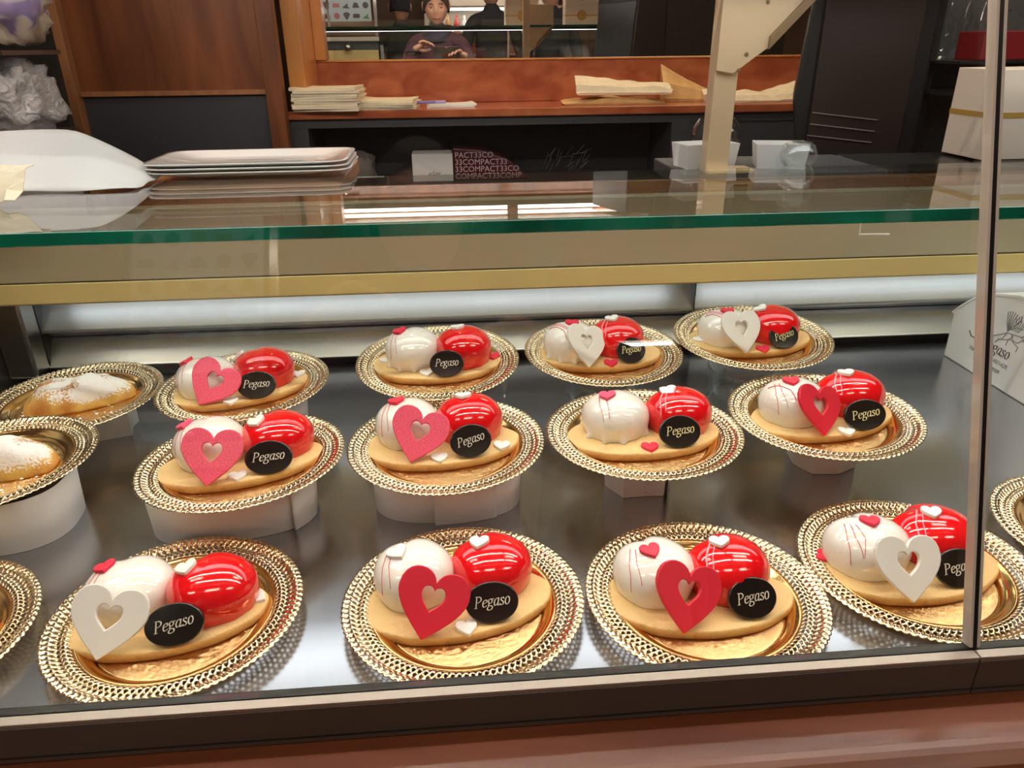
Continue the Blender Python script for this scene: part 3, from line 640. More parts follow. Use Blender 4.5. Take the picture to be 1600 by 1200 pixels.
def surf(d, side, x, y):
    """height and normal of a dome at tray-local x, y"""
    dx, dy, a, h = d; b = .0335
    def zz(x, y):
        th_ = math.atan2((y-dy)/b, (x-dx)/a); rr = math.hypot((x-dx)/a, (y-dy)/b)
        lo, hi = 0, 1.0
        for _ in range(24):
            m_ = (lo+hi)/2; p = dome_point(1, 1, 1, th_, m_, side); 
            if math.hypot(p.x, p.y) < rr: lo = m_
            else: hi = m_
        return CT+(dome_point(1, 1, 1, th_, lo, side).z-CT)*h
    e = .0008; z = zz(x, y); n = Vector((-(zz(x+e, y)-zz(x-e, y))/(2*e), -(zz(x, y+e)-zz(x, y-e))/(2*e), 1)).normalized()
    return z, n
def cake(tr, d0, d1, rot, heart, plq, smalls, lines, label, drip=0, gold_text=False):
    """d0 white dome, d1 red dome (x, y, half width, height); heart = (colour, tip x, y, in-plane turn, yaw); plq = (x, y, z, turn)"""
    t = empty('heart_cake', (tr[0], tr[1], tr[2]-.0095), (0, 0, 0), label, 'cake', 'white and red heart cakes')
    t.rotation_euler = (math.atan(tr[3]), -math.atan(tr[4]), 0)
    ck = COOK if not used_c[0] else COOK.copy()
    if used_c[0]: col.objects.link(ck)
    used_c[0] = True; ck.name = 'cookie_base'; ck.parent = t; cx = (d0[0]+d1[0])/2*.35; ck.location = (cx, rot[1], 0); ck.rotation_euler = (0, 0, R(rot[0]))
    for side, d, nm, mt in ((0, d0, 'white_dome', 'white_glaze'), (1, d1, 'red_dome', 'red_glaze')):
        me = DM[(side, drip if side == 0 else 0)]
        if not me.materials: me.materials.append(M[mt]); [setattr(p, 'use_smooth', True) for p in me.polygons]
        o = bpy.data.objects.new(nm, me); col.objects.link(o); o.parent = t; o.location = (d[0], d[1], CT); o.scale = (d[2], .0335, d[3])
    if heart:
        c_, tx_, ty_, turn, yaw = heart
        e = R(36); n = Vector((math.sin(R(yaw))*math.cos(e), -math.cos(R(yaw))*math.cos(e), math.sin(e)))
        rt = Vector((0, 0, 1)).cross(n).normalized(); up = n.cross(rt)
        up2 = up*math.cos(R(turn))-rt*math.sin(R(turn)); rt2 = up2.cross(n)
        o = bpy.data.objects.new('heart_cutout', HR[c_]); col.objects.link(o); o.parent = t
        o.matrix_local = basis((tx_, ty_, CT+.0008), rt2, up2)
    if plq:
        x, y, z, turn, sx = plq; e = R(36); n = Vector((0, -math.cos(e), math.sin(e))); rt = Vector((1, 0, 0)); up = n.cross(rt)
        rt2 = rt*math.cos(R(turn))+up*math.sin(R(turn)); up2 = n.cross(rt2)
        o = bpy.data.objects.new('chocolate_plaque', PLQ); col.objects.link(o); o.parent = t
        # the oval stays level, the word follows its own turn
        rr = R(turn*.55); rp = rt*math.cos(rr)+up*math.sin(rr); m = basis(Vector((x, y, z))-n*.003, rp, n.cross(rp)); o.matrix_local = m @ Matrix.Scale(sx, 4, (1, 0, 0))
        l = bpy.data.objects.new('lettering', TXTG if gold_text else TXT); col.objects.link(l); l.parent = o
        l.matrix_local = Matrix.Translation((0, 0, .0049)) @ Matrix.Rotation(R(turn*.45), 4, 'Z')
    for (c_, x, y, where, spin) in smalls:
        if where in (0, 1):
            z, n = surf((d0, d1)[where], where, x, y)
        else: z, n = (CT if where == 'c' else .0004), Vector((0, 0, 1))
        rt = Vector((math.cos(R(spin)), math.sin(R(spin)), 0)); m = basis(Vector((x, y, z))-n*.0006, rt-n*rt.dot(n), n.cross(rt))
        o = bpy.data.objects.new('small_heart', HS[c_]); col.objects.link(o); o.parent = t; o.matrix_local = m
    for side, cc, pts_, rad in lines:
        bm = bmesh.new(); P = []
        d = (d0, d1)[side]
        for i in range(15):
            s = i/14; k = s*(len(pts_)-1); a = int(min(k, len(pts_)-2)); f = k-a
            u = pts_[a][0]*(1-f)+pts_[a+1][0]*f; v = pts_[a][1]*(1-f)+pts_[a+1][1]*f
            x = d[0]+u*d[2]; y = d[1]+v*.0335; z, n = surf(d, side, x, y); P.append(Vector((x, y, z))+n*.0001)
        tube(bm, P, lambda q: rad*(1-.35*q), 6); obj('sauce_line', bm, M['line_red' if cc == 'r' else 'line_pink'], t, smooth=True)
    return t
TR = {'F1': [-.243, .513, .012, 0, 0], 'F2': [-.005, .506, .012, 0, 0], 'F3': [.200, .495, .012, 0, 0], 'F4': [.400, .515, .012, 0, 0],
 'M1': [-.222, .678, .062, -.014, .033], 'M2': [-.017, .689, .064, .015, .016], 'M3': [.189, .683, .069, -.007, .015], 'M4': [.397, .710, .066, .021, .02],
 'B1': [-.263, .858, .065, .024, .025], 'B2': [-.027, .876, .079, .084, .015], 'B3': [.186, .892, .077, .063, -.002], 'B4': [.386, .901, .086, .07, .016],
 'F0': [-.4575, .500, .012, 0, 0], 'M0': [-.4725, .685, .066, 0, .03], 'B0': [-.468, .862, .055, .02, .03], 'F5': [.6125, .546, .012, 0, 0]}
NAMES = {'F1': 'leftmost heart cake in the front row', 'F2': 'second heart cake from left in the front row', 'F3': 'third heart cake from left in the front row',
 'F4': 'front-row cake crossed by the dark pane joint', 'M1': 'leftmost heart cake in the middle row', 'M2': 'second heart cake from left in the middle row',
 'M3': 'middle-row cake without a cut-out heart', 'M4': 'rightmost heart cake in the middle row', 'B1': 'leftmost heart cake in the back row',
 'B2': 'back-row cake without a cut-out heart', 'B3': 'third heart cake from left in the back row', 'B4': 'rightmost heart cake in the back row',
 'F0': 'sugared pastry at the front left edge', 'M0': 'sugared pastry at the middle left edge', 'B0': 'half-moon pastry at the back left'}
for i, (k, v) in enumerate(TR.items()):
    lab = ('gold tray under the '+NAMES[k]) if k in NAMES else 'gold tray just entering at the right, beside the front pane joint'
    place_tray(*v, i*.37, lab)
W0 = [(0, 'r', [(-.60, .15), (-.72, -.35), (-.74, -.75)], .0004), (0, 'r', [(-.50, .05), (-.56, -.4), (-.52, -.85)], .0004)]
W1 = W0+[(0, 'r', [(-.40, .0), (-.38, -.5), (-.50, -.86)], .00035)]
P1 = [(1, 'p', [(-.40, .25), (-.66, -.25), (-.72, -.7)], .0009), (1, 'p', [(-.30, .2), (-.52, -.3), (-.60, -.72)], .0006)]
P0 = [(0, 'r', [(-.80, .1), (-.55, -.05), (-.32, -.45), (-.28, -.8)], .0006), (0, 'p', [(-.72, .22), (-.45, .0), (-.20, -.4), (-.18, -.75)], .0011), (0, 'r', [(-.6, .3), (-.35, .0), (-.12, -.4), (-.12, -.7)], .0005)]
cake([-.250]+TR['F1'][1:], [-.0335, .0148, .037, .037], [.0355, .0105, .037, .039], (7, 0), ('w', -.0365, -.051, -16, 6), (.0176, -.0328, .0242, 13, 1.06), [('r', -.052, .020, 0, 20), ('w', .0175, .010, 1, 15), ('w', .068, .012, 'c', 60)], W0, 'cake with white cut-out heart and red heart on white dome, leftmost of front row')
cake(TR['F2'], [-.0412, .0197, .0345, .0405], [.0257, .0270, .0355, .037], (6, .003), ('r', -.0346, -.0445, -20, 3), (.0232, -.0215, .0232, 5, 1.0), [('w', -.054, .018, 0, 25), ('w', .0156, .030, 1, -12), ('w', .0017, -.0335, 'c', 10)], W0, 'cake with red cut-out heart and white heart on white dome, second in front row')
cake(TR['F3'], [-0.0400, .0164, .0353, .039], [0.0230, .0130, .0355, .041], (-3, 0), ('r', -.0325, -.0455, -22, 14), (.0304, -.0253, .0237, 8, .93), [('r', -0.0465, .013, 0, 10), ('w', 0.0145, .017, 1, -10), ('w', -.012, .040, 'c', 40)], W0+P1, 'cake with tall red cut-out heart and scribbled white dome, third in front row')
cake(TR['F4'], [-0.0415, .0132, .0375, .040], [0.0275, .0247, .0380, .038], (2, .002), ('w', -0.0320, -.0475, -3, 2), (.0207, -.0234, .0230, 8, .97), [('r', -0.0425, .015, 0, -10), ('w', 0.0215, .026, 1, -15), ('r', -.076, .020, 'c', 60)], W1+P1, 'cake with white cut-out heart behind the dark vertical joint of the glass panes')
cake(TR['M1'], [-0.0320, .0111, .0360, .040], [0.0332, .0210, .0367, .037], (9, 0), ('p', -.0200, -.051, -10, 4), (.0340, -.0260, .0227, 3, 1.06), [('p', -0.0540, .014, 0, 12), ('w', 0.0170, .013, 1, 18), ('w', .0040, -.0345, 'c', 12)], W0, 'cake with upright pink cut-out heart, leftmost of the middle row on broad paper ring')
cake(TR['B1'], [-0.0420, -.001, .0354, .037], [0.0243, .0118, .0362, .040], (12, -.001), ('p', -.0390, -.050, -34, 4), (.0245, -.0320, .0231, 0, 1.04), [('r', -0.0640, .006, 0, 12), ('w', -0.0040, .016, 1, 40), ('w', -.0055, -.043, 'c', 12), ('w', .0609, .022, 'c', 5)], W0, 'cake with steeply turned pink cut-out heart, leftmost of the back row')
cake(TR['M2'], [-.0398, .0215, .0335, .0385], [.0256, .0225, .0352, .040], (1, .004), ('p', -.0356, -.0361, -21, 4), (.0253, -.0250, .0242, 15, .96), [('r', -.050, .028, 0, 5), ('w', .0200, .028, 1, -8), ('w', -.0069, -.0300, 'c', 5), ('w', .0570, -.0130, 'c', -10)], W0, 'cake with pink cut-out heart and slanted plaque, on the wide oval paper stand')
cake(TR['B2'], [-0.0303, .0095, .0345, .0395], [0.0334, .0050, .0350, .0410], (-2, .001), None, (.0119, -.0350, .0235, 0, .95), [('r', -0.0450, .014, 0, 5), ('w', 0.0270, .012, 1, -4), ('w', -.0133, -.0290, 'c', 8), ('r', .070, .006, 'c', 0), ('w', -.064, .010, 'c', 30)], W0, 'cake without cut-out heart and dripping white dome, second from left in back row', 1)
cake(TR['M3'], [-0.0271, .0121, .0352, .0395], [0.0410, .0146, .0350, .039], (1, 0), None, (.0297, -.0292, .0231, 4, .98), [('p', -0.0365, .012, 0, -12), ('w', 0.0300, .020, 1, 8), ('r', -.0010, -.0330, 'c', -5)], [W0[1], (0, 'r', [(-.36, .1), (-.34, -.45), (-.36, -.88)], .0004)]+P1, 'cake without cut-out heart, with long white drips, third in middle row', 1, True)
cake(TR['B3'], [-0.0424, .0028, .0345, .0395], [0.0198, .0095, .0345, .0410], (-3, .001), ('w', -0.0276, -.0465, -22, 36), (.0294, -.0285, .0233, 5, .84), [('r', -0.0410, .005, 0, -5), ('w', 0.0115, .012, 1, 5), ('r', .0034, -.0345, 'c', -5)], P0+P1, 'cake with white cut-out heart left of a pink-striped red dome, third in back row', 1, True)
cake(TR['B4'], [-0.0357, .0027, .0356, .0375], [0.0275, .0025, .0345, .0390], (-1, 0), ('w', -0.0262, -.0490, -7, 20), (.0282, -.0320, .0233, 15, .88), [('r', -0.0365, .002, 0, -5), ('w', 0.0100, .008, 1, 10), ('r', .0009, -.0375, 'c', 0), ('w', -.0700, .000, 'c', 30)], P0, 'cake with white cut-out heart, rightmost of the back row above a glass bowl', 0, True)
cake(TR['M4'], [-0.0340, .0050, .0358, .0405], [0.0371, .0180, .0375, .039], (6, 0), ('r', -0.0229, -.0480, -20, 28), (.0290, -.0310, .0230, 8, 1.05), [('r', -0.0390, .006, 0, -8), ('w', 0.0300, .021, 1, -5), ('w', .0068, -.0400, 'c', -10)], P0[:1]+W1[:2]+P1, 'cake with red cut-out heart and gold lettered plaque, rightmost of the middle row', 0, True)

# ------------------------------------------------------------------ sugared half-moon pastries
def pastry(tr, dx, dy, rz, lx, ly, h, seed, label):
    t = empty('sugared_pastry', (tr[0], tr[1], tr[2]-.0095), (math.atan(tr[3]), -math.atan(tr[4]), 0), label, 'pastry', 'sugared half-moon pastries')
    bm = bmesh.new(); n = 96; m_ = 30; rings = []
    for j in range(m_+1):
        u = j/m_; rg = []
        for i in range(n):
            a = 2*PI*i/n; c_, s_ = math.cos(a), math.sin(a)
            ex = lx*math.copysign(abs(c_)**.85, c_); ey = ly*(s_ if s_ > 0 else .55*s_*(1-.25*c_))
            rho = math.sin(u*PI/2); z = h*(1-rho**2.6)**(.5)
            v = Vector((ex*rho, ey*rho, z))
            if j < m_:
                nz = noise.noise(Vector((v.x*28+seed, v.y*28, v.z*20)))*.006+noise.noise(Vector((v.x*90+seed, v.y*90, v.z*60)))*.0018
                v.z = max(.0006, v.z+nz*(1-rho**6)+.003*math.sin(v.x*70)*(1-rho)); v.x += nz*.5*c_; v.y += nz*.5*s_
            rg.append(bm.verts.new(v))
        rings.append(rg)
        if j == 0: bmesh.ops.remove_doubles(bm, verts=rg, dist=1e-5); rings[0] = [bm.verts[:][0]]
    for a, b in zip(rings, rings[1:]):
        for i in range(n):
            k = (i+1) % n
            if len(a) == 1: bm.faces.new((a[0], b[i], b[k]))
            else: bm.faces.new((a[i], a[k], b[k], b[i]))
    bm.faces.new(rings[-1][::-1])
    o = obj('pastry_body', bm, M['pastry'], t, smooth=True); o.matrix_local = Matrix.Translation((dx, dy, 0)) @ Matrix.Rotation(R(rz), 4, 'Z')
    bm = bmesh.new(); rnd = random.Random(seed)
    for k in range(46):
        a = rnd.uniform(0, 6.3); r = rnd.uniform(.6, 1.35); x, y = dx+lx*r*math.cos(a)*.9, dy+ly*r*math.sin(a)*.8-.01
        if math.hypot(x, y) > .064: continue
        s = rnd.uniform(.0006, .0022); lathe(bm, [(0, s*.5), (s*.7, s*.3), (s, 0), (0, -.0)], 6, (x, y, .0002))
    tag(obj('sugar_crumbs', bm, M['sugar_white'], t), label='fallen icing sugar and crumbs', kind='stuff')
pastry(TR['B0'], .004, .004, 14, .063, .047, .031, 3, 'half-moon pastry dusted with icing sugar, back row on the left tray')
pastry(TR['M0'], .000, .002, -4, .064, .045, .030, 11, 'sugared pastry cut by the left edge, middle row on white paper ring')
pastry(TR['F0'], -.004, .004, 10, .066, .042, .026, 23, 'sugared pastry barely showing at the left edge of the front row')

# ------------------------------------------------------------------ stands under the raised trays
def stand(cx, cy, ax, ay, h, label, turn=0, facets=0, seam=-90, flap=True):
    t = empty('paper_stand', (cx, cy, 0), (0, 0, R(turn)), label, 'stand', 'white paper stands')
    def ringpt(a, g=0):
        if facets: 
            k = facets; s = 2*PI/k; q = (a % s)-s/2; f = math.cos(s/2)/math.cos(q)
        else: f = 1
        e = .75
        return ((ax+g)*f*math.copysign(abs(math.cos(a))**e, math.cos(a)), (ay+g)*f*math.copysign(abs(math.sin(a))**e, math.sin(a)))
    n = 96 if not facets else facets*6
    bm = bmesh.new(); A = [bm.verts.new((*ringpt(2*PI*i/n), .0004)) for i in range(n)]; B = [bm.verts.new((*ringpt(2*PI*i/n, .002), h)) for i in range(n)]
    for i in range(n): bm.faces.new((A[i], A[(i+1) % n], B[(i+1) % n], B[i]))
    obj('paper_band', bm, M['paper_white'], t, smooth=not facets, solid=.0008)
    if flap:
        bm = bmesh.new(); s0 = R(seam); m_ = 12; A = []; B = []
        for i in range(m_+1):
            a = s0+R(38)*i/m_; g = .0016+.003*(1-i/m_)**2; x, y = ringpt(a, g); A.append(bm.verts.new((x, y, .0004))); x, y = ringpt(a, g+.001); B.append(bm.verts.new((x, y, h-.001)))
        for i in range(m_): bm.faces.new((A[i], A[i+1], B[i+1], B[i]))
        obj('overlap_flap', bm, M['paper_white'], t, smooth=True, solid=.0006)
    return t
stand(-.235, .675, .080, .050, .048, 'broad white paper ring under the leftmost heart cake of the middle row', 8, seam=-52)
stand(-.018, .688, .076, .050, .052, 'wide oval white paper ring under the second middle-row cake', 0, seam=-95)
stand(.189, .692, .036, .030, .057, 'small faceted white paper ring under the middle-row cake without cut-out heart', 0, facets=6, seam=-55)
stand(.410, .722, .035, .032, .052, 'small white paper ring under the rightmost middle-row cake', 10, facets=8, flap=False)
stand(-.466, .675, .070, .055, .0555, 'white paper ring under the middle left pastry tray', 5, seam=-150)
stand(-.262, .868, .066, .050, .052, 'white paper ring mostly hidden behind the front cakes, under the leftmost back cake', 8, flap=False)
def card_stand(cx, cy, w_, d, h, rz, label):
    t = empty('paper_stand', (cx, cy, 0), (0, 0, R(rz)), label, 'stand', 'white paper stands'); bm = bmesh.new()
    P = [(-w_, d), (-w_, -d), (w_, -d), (w_*1.0, -d*.2), (w_*1.12, .3*d), (w_*.7, d)]
    A = [bm.verts.new((*p, .0004)) for p in P]; B = [bm.verts.new((p[0], p[1], h)) for p in P]
    for i in range(len(P)-1): bm.faces.new((A[i], A[i+1], B[i+1], B[i]))
    obj('folded_card', bm, M['paper_white'], t, solid=.0009); return t
card_stand(-.468, .876, .050, .030, .041, 18, 'folded white card stand under the back left pastry tray')
def bowl(x, y, h, r, label):
    bm = bmesh.new(); r2 = r
    pr = [(r*.74, .0005), (r*.90, h*.14), (r, h*.42), (r*.93, h*.70), (r*.72, h*.90), (r*.5, h*.985), (r*.30, h), (0, h),
          (0, h-.004), (r*.30, h-.004), (r*.5-.002, h*.985-.004), (r*.72-.002, h*.90-.003), (r*.93-.002, h*.70-.001), (r-.002, h*.42), (r*.90-.002, h*.14), (r*.74-.002, .0005), (r*.74, .0005)]
    lathe(bm, pr, 48); o = obj('glass_bowl', bm, M['glass_ware'], None, smooth=True); o.location = (x, y, .0002)
    tag(o, label, 'bowl', 'upturned glass bowls as stands'); return o
bowl(-.027, .885, .066, .052, 'clear glass bowl upside down under the back-row cake without cut-out heart')
bowl(.190, .900, .065, .052, 'clear glass bowl upside down under the third back-row tray')
bowl(.385, .905, .0725, .052, 'clear glass bowl upside down under the rightmost back-row tray')

# ------------------------------------------------------------------ white cake box with printing
t = empty('cake_box', (.74, .70, 0), (0, 0, 0), 'white cake box printed with a winged horse and grey writing, right of the pane joint', 'box')
prof = [(.31, .0006), (.31, .064), (.313, .069), (.300, .082), (.275, .103), (.24, .120), (.19, .132), (.14, .134), (.06, .128), (0.0, .11), (-.05, .07), (-.05, .0006)]
bm = bmesh.new(); prism(bm, [(0, y, z) for y, z in prof], (.16, 0, 0)); obj('box_body', bm, M['paper_white'], t, bevel=.0015, angle=20)
bm = bmesh.new()
for a, b in zip(prof[2:9], prof[3:10]):
    prism(bm, [(-.0012, a[0], a[1]-.002), (-.0012, b[0], b[1]-.002), (-.0012, b[0], b[1]+.0012), (-.0012, a[0], a[1]+.0012)], (.1624, 0, 0))
obj('lid_fold', bm, M['paper_white'], t)
FM = lambda y, z, s=0: basis((-.0004, y, z), (0, -math.cos(s), math.sin(s)), (0, math.sin(s), math.cos(s)))   # on the left face, reading towards the viewer
bm = nib_text('egaso', .0165, thick=.12, thin=.035, depth=.0003); l = obj('logo_lettering', bm, M['print_brown'], t); l.matrix_local = FM(.203, .050)
bm = nib_text('P', .022, thick=.12, thin=.04, depth=.0003); l = obj('logo_initial', bm, M['print_brown'], t); l.matrix_local = FM(.245, .057)
bm = bmesh.new(); tube(bm, [(0, .268, .056), (0, .262, .050), (0, .252, .050), (0, .246, .058), (0, .240, .068), (0, .232, .070), (0, .230, .064)], .0007, 6); l = obj('logo_flourish', bm, M['print_brown'], t); l.location = (-.0002, 0, 0)
for s_, yy, zz, sz in (('Via P            140/142R', .220, .034, .0088), ('Tel.           29089', .220, .022, .0080)):
    me = sans_mesh(s_, sz, .0001, .2); l = link('address_print', me, M['print_grey'], t); l.matrix_local = FM(yy, zz)
bm = bmesh.new()   # winged horse, line drawing on the left face (y runs towards the viewer as the drawing's right)
def stroke(pts_, r=.0006): tube(bm, [(0, .222-u*.085, .062+v*.085) for u, v in pts_], r, 6)
for k in range(7):
    a = R(118-k*12); stroke([(.30, .22), (.30+.10*math.cos(a), .22+.12*math.sin(a)), (.33+.26*math.cos(a), .26+.30*math.sin(a))])
stroke([(.12, .10), (.2, .14), (.30, .20), (.45, .22), (.62, .24), (.72, .32), (.80, .46), (.84, .44)]); stroke([(.30, .20), (.24, .08), (.14, .02), (.10, -.04)]); stroke([(.40, .20), (.48, .10), (.60, .06), (.58, -.02)])
stroke([(.62, .24), (.72, .16), (.86, .14)]); stroke([(.66, .26), (.80, .24), (.90, .30)]); stroke([(.45, .20), (.36, .10), (.34, .0)]); stroke([(.70, .34), (.64, .42), (.72, .50), (.80, .47)])
stroke([(.12, .10), (.04, .06), (.0, -.04)]); stroke([(.14, .04), (.24, .06), (.40, .12), (.56, .12), (.68, .22)]); stroke([(.78, .44), (.86, .36), (.80, .34), (.74, .24)]); stroke([(.34, .26), (.46, .34), (.60, .36)]); stroke([(.36, .30), (.52, .46), (.50, .54)])
for k in range(5): stroke([(.40+.03*k, .27), (.44+.05*k, .40+.02*k), (.40+.06*k, .50+.03*k)], .0004)
l = obj('winged_horse_print', bm, M['print_grey'], t); l.location = (-.0003, 0, 0)
bpy.data.objects['service_ledge'].matrix_local = UP

# ------------------------------------------------------------------ things standing on the case's rear
def plate(z, dx, dy, label):
    bm = bmesh.new(); x0, x1, y0, y1 = -.14, .14, -.10, .10
    rings = []
    for k, zz in ((.0, 0), (.62, 0), (.72, .001), (.97, .0085), (1.0, .0095), (1.0, .0108), (.96, .0104), (.71, .003), (.6, .002), (0, .002)):
        if k == 0: rings.append([bm.verts.new((0, 0, zz))]); continue
        rg = []
        for i in range(72):
            a = 2*PI*i/72; e = .22; rg.append(bm.verts.new((.143*k*math.copysign(abs(math.cos(a))**e, math.cos(a)), .082*k*math.copysign(abs(math.sin(a))**e, math.sin(a)), zz)))
        rings.append(rg)
    for a, b in zip(rings, rings[1:]):
        for i in range(72):
            j = (i+1) % 72
            if len(a) == 1: bm.faces.new((a[0], b[j], b[i]))
            elif len(b) == 1: bm.faces.new((a[i], a[j], b[0]))
            else: bm.faces.new((a[i], a[j], b[j], b[i]))
    o = obj('serving_plate', bm, M['porcelain'], None, smooth=True); o.location = (-.292+dx, 1.19+dy, z); o.rotation_euler = (0, 0, R(1))
    tag(o, label, 'plate', 'stacked white plates'); return o
plate(.2705, .004, .002, 'white rectangular plate, bottom of the stack behind the glass top')
plate(.2765, .002, .000, 'white rectangular plate, middle of the stack behind the glass top')
plate(.2825, .000, .000, 'white rectangular plate, topmost of the stack behind the glass top')
# draped white paper and crumpled edge
bm = bmesh.new(); nx, ny = 26, 12; g = []
for i in range(nx+1):
    x = -.80+.385*i/nx; rg = []
    for j in range(ny+1):
        y = 1.04+.10*j/ny
        top = .338 if x < -.53 else .338-.066*((x+.53)/.115)**1.6
        f = j/ny; z = .2725+(max(top, .273)-.272)*f+.001*math.sin(x*40+j)
        rg.append(bm.verts.new((x, y+.004*math.sin(i*.8), z)))
    g.append(rg)
for i in range(nx):
    for j in range(ny): bm.faces.new((g[i][j], g[i+1][j], g[i+1][j+1], g[i][j+1]))
tag(obj('paper_sheet', bm, M['cloth'], None, smooth=True, solid=.001), 'curved sheet of white paper lying behind the glass top at the left', 'paper')
bm = bmesh.new(); g = []; rnd = random.Random(4)
for i in range(15):
    x = -.74+.225*i/14; rg = []
    for j in range(8):
        y = .955+.05*j/7; z = .2715+.035*math.sin(PI*min(1, j/7*.6))+rnd.uniform(0, .008)
        rg.append(bm.verts.new((x+rnd.uniform(-.004, .004), y+(rnd.uniform(-.012, .0) if j == 0 else 0), z)))
    g.append(rg)
for i in range(14):
    for j in range(7): bm.faces.new((g[i][j], g[i+1][j], g[i+1][j+1], g[i][j+1]))
tag(obj('crumpled_bag', bm, M['paper_cream'], None, solid=.0008), 'crumpled cream paper bag with torn zigzag edge, on the glass top at far left', 'bag')
# white card cups and glass
def open_box(x, y, z, w_, d, h, rz, label, mat='paper_white', taper=1.12):
    t = bmesh.new(); th_ = .0015
    def rg(k, zz, ins=0): return [t.verts.new((sx*(w_*k-ins), sy*(d*k-ins), zz)) for sx, sy in ((-1, -1), (1, -1), (1, 1), (-1, 1))]
    A, B, C_, D = rg(1, 0), rg(taper, h), rg(taper, h, th_), rg(1, .002, th_)
    t.faces.new(A[::-1]); t.faces.new(D)
    for p, q in ((A, B), (B, C_), (C_, D)):
        for i in range(4): t.faces.new((p[i], p[(i+1) % 4], q[(i+1) % 4], q[i]))
    o = obj('card_cup', t, M[mat], None); o.location = (x, y, z); o.rotation_euler = (0, 0, R(rz)); tag(o, label, 'cup', 'white card cups'); return o
open_box(.3975, 1.195, .2623, .040, .024, .036, 10, 'white card cup behind the foot of the cream post')
open_box(.510, 1.175, .2623, .035, .026, .036, -14, 'white card cup beside the black machine, behind an upturned glass')
def tumbler(name, x, y, z, r, h, flip, label):
    bm = bmesh.new(); pr = [(0, 0), (r*.55, 0), (r*.8, h*.12), (r, h*.5), (r*.92, h*.8), (r*.72, h), (r*.72-.002, h), (r*.92-.002, h*.8), (r-.002, h*.5), (r*.8-.002, h*.14), (r*.5, h*.05), (0, h*.05)]
    if flip: pr = [(a, h-b) for a, b in pr]
    lathe(bm, pr, 40); o = obj(name, bm, M['glass_ware'], None, smooth=True); o.location = (x, y, z); tag(o, label, 'glass'); return o
tumbler('stemless_glass', .436, 1.262, .2622, .040, .066, False, 'rounded clear glass standing behind the cream post')
tumbler('upturned_glass', .520, 1.142-.012, .2702, .028, .034, True, 'small clear glass turned upside down in front of the right card cup')

# black machine: faceted body with a slotted side panel
t = empty('coffee_machine', (.66, 1.42, -.9), (0, 0, 0), 'large black machine with three slots in its side panel, right of the cream post', 'machine')
def mp(name, bm, mat, **k):
    o = obj(name, bm, mat, t, **k); o.matrix_local = Matrix.Translation((-.66, -1.42, .9)); return o
bm = bmesh.new()
P = [(.690, -.88), (.690, .20), (.664, .335), (.682, .60), (.682, .82), (.93, .82), (.93, .45), (.93, -.88)]
A = [bm.verts.new((x, 1.50, z)) for x, z in P]; B = [bm.verts.new((x*1.17+(.0 if x < .8 else -.160), 1.76, z)) for x, z in P]
bm.faces.new(A[::-1]); bm.faces.new(B)
for i in range(len(P)): bm.faces.new((A[i], A[(i+1) % len(P)], B[(i+1) % len(P)], B[i]))
mp('body', bm, M['black'], bevel=.008)
bm = bmesh.new(); prism(bm, [(.700, 1.492, -.80), (.700, 1.492, .60), (.895, 1.492, .60), (.880, 1.492, -.80)], (0, .0075, 0)); mp('side_panel', bm, pbr('dark_brown_panel', (.022, .016, .014), .3, nscale=5, namt=.1), bevel=.003)
bm = bmesh.new()
for k in range(3):
    z = .314-k*.021; prism(bm, [(.702-.002*k, 1.489, z), (.836-.002*k, 1.489, z-.016), (.836-.002*k, 1.489, z-.0140), (.702-.002*k, 1.489, z+.002)], (0, .0025, 0))
mp('vent', bm, pbr('slot_edge', (.16, .13, .12), .4))
bm = bmesh.new(); lathe(bm, [(0, .002), (.004, .0015), (.005, 0)], 12); s = obj('screw', bm, M['steel_dark'], t); s.matrix_local = Matrix.Translation((-.66+.722, -1.42+1.4915, .9+.206)) @ Matrix.Rotation(PI/2, 4, 'X')
# perforated rack with bottle-like glassware beyond it
t = empty('wire_rack', (.94, 1.30, -.9), (0, 0, 0), 'black perforated metal rack between the black machine and the large gift box', 'rack')
def rp(name, x0, x1, y0, y1, z0, z1, mat, **k):
    o = boxo(name, x0-.94, x1-.94, y0-1.30, y1-1.30, z0+.9, z1+.9, mat, t, **k); return o
rp('back_sheet', .935, 1.50, 1.62, 1.63, -.88, .9, M['mesh_metal']); rp('frame', .935, .95, 1.52, 1.62, -.88, .9, M['black'])
rp('shelf', .935, 1.45, 1.42, 1.62, .345, .352, M['black']); rp('shelf', .935, 1.45, 1.42, 1.62, .40, .405, M['black'])
bm = bmesh.new(); tube(bm, [(.0, .11, 1.268), (.02, .11, 1.262), (.14, .11, 1.265)], .0022, 8); tube(bm, [(.0, .11, 1.268), (.02, .11, 1.274), (.14, .11, 1.272)], .0022, 8); obj('handle', bm, M['steel_dark'], t)
bm = bmesh.new(); lathe(bm, [(0, .006), (.006, .004), (.008, 0)], 14); s = obj('knob', bm, M['chrome'], t); s.matrix_local = Matrix.Translation((.055, .10, 1.288)) @ Matrix.Rotation(PI/2, 4, 'X')
for k, (x, z) in enumerate(((.97, .46), (1.00, .462), (1.035, .458), (1.07, .46))):
    bm = bmesh.new(); lathe(bm, [(0, 0), (.012, 0), (.013, .03), (.013, .075), (.005, .095), (.005, .12), (0, .12)], 20); o = obj('glass_bottle', bm, M['glass_ware'], None, smooth=True); o.location = (x-.01, 1.57, .4055)
    tag(o, 'clear glass bottle on the dark rack beside the black machine', 'bottle', 'glass bottles on the dark rack')
tag(boxo('red_carton', .985, 1.10, 1.44, 1.52, .4055, .455, M['red_box'], None, bevel=.002), 'dark red carton above the large gift box at the upper right', 'box')

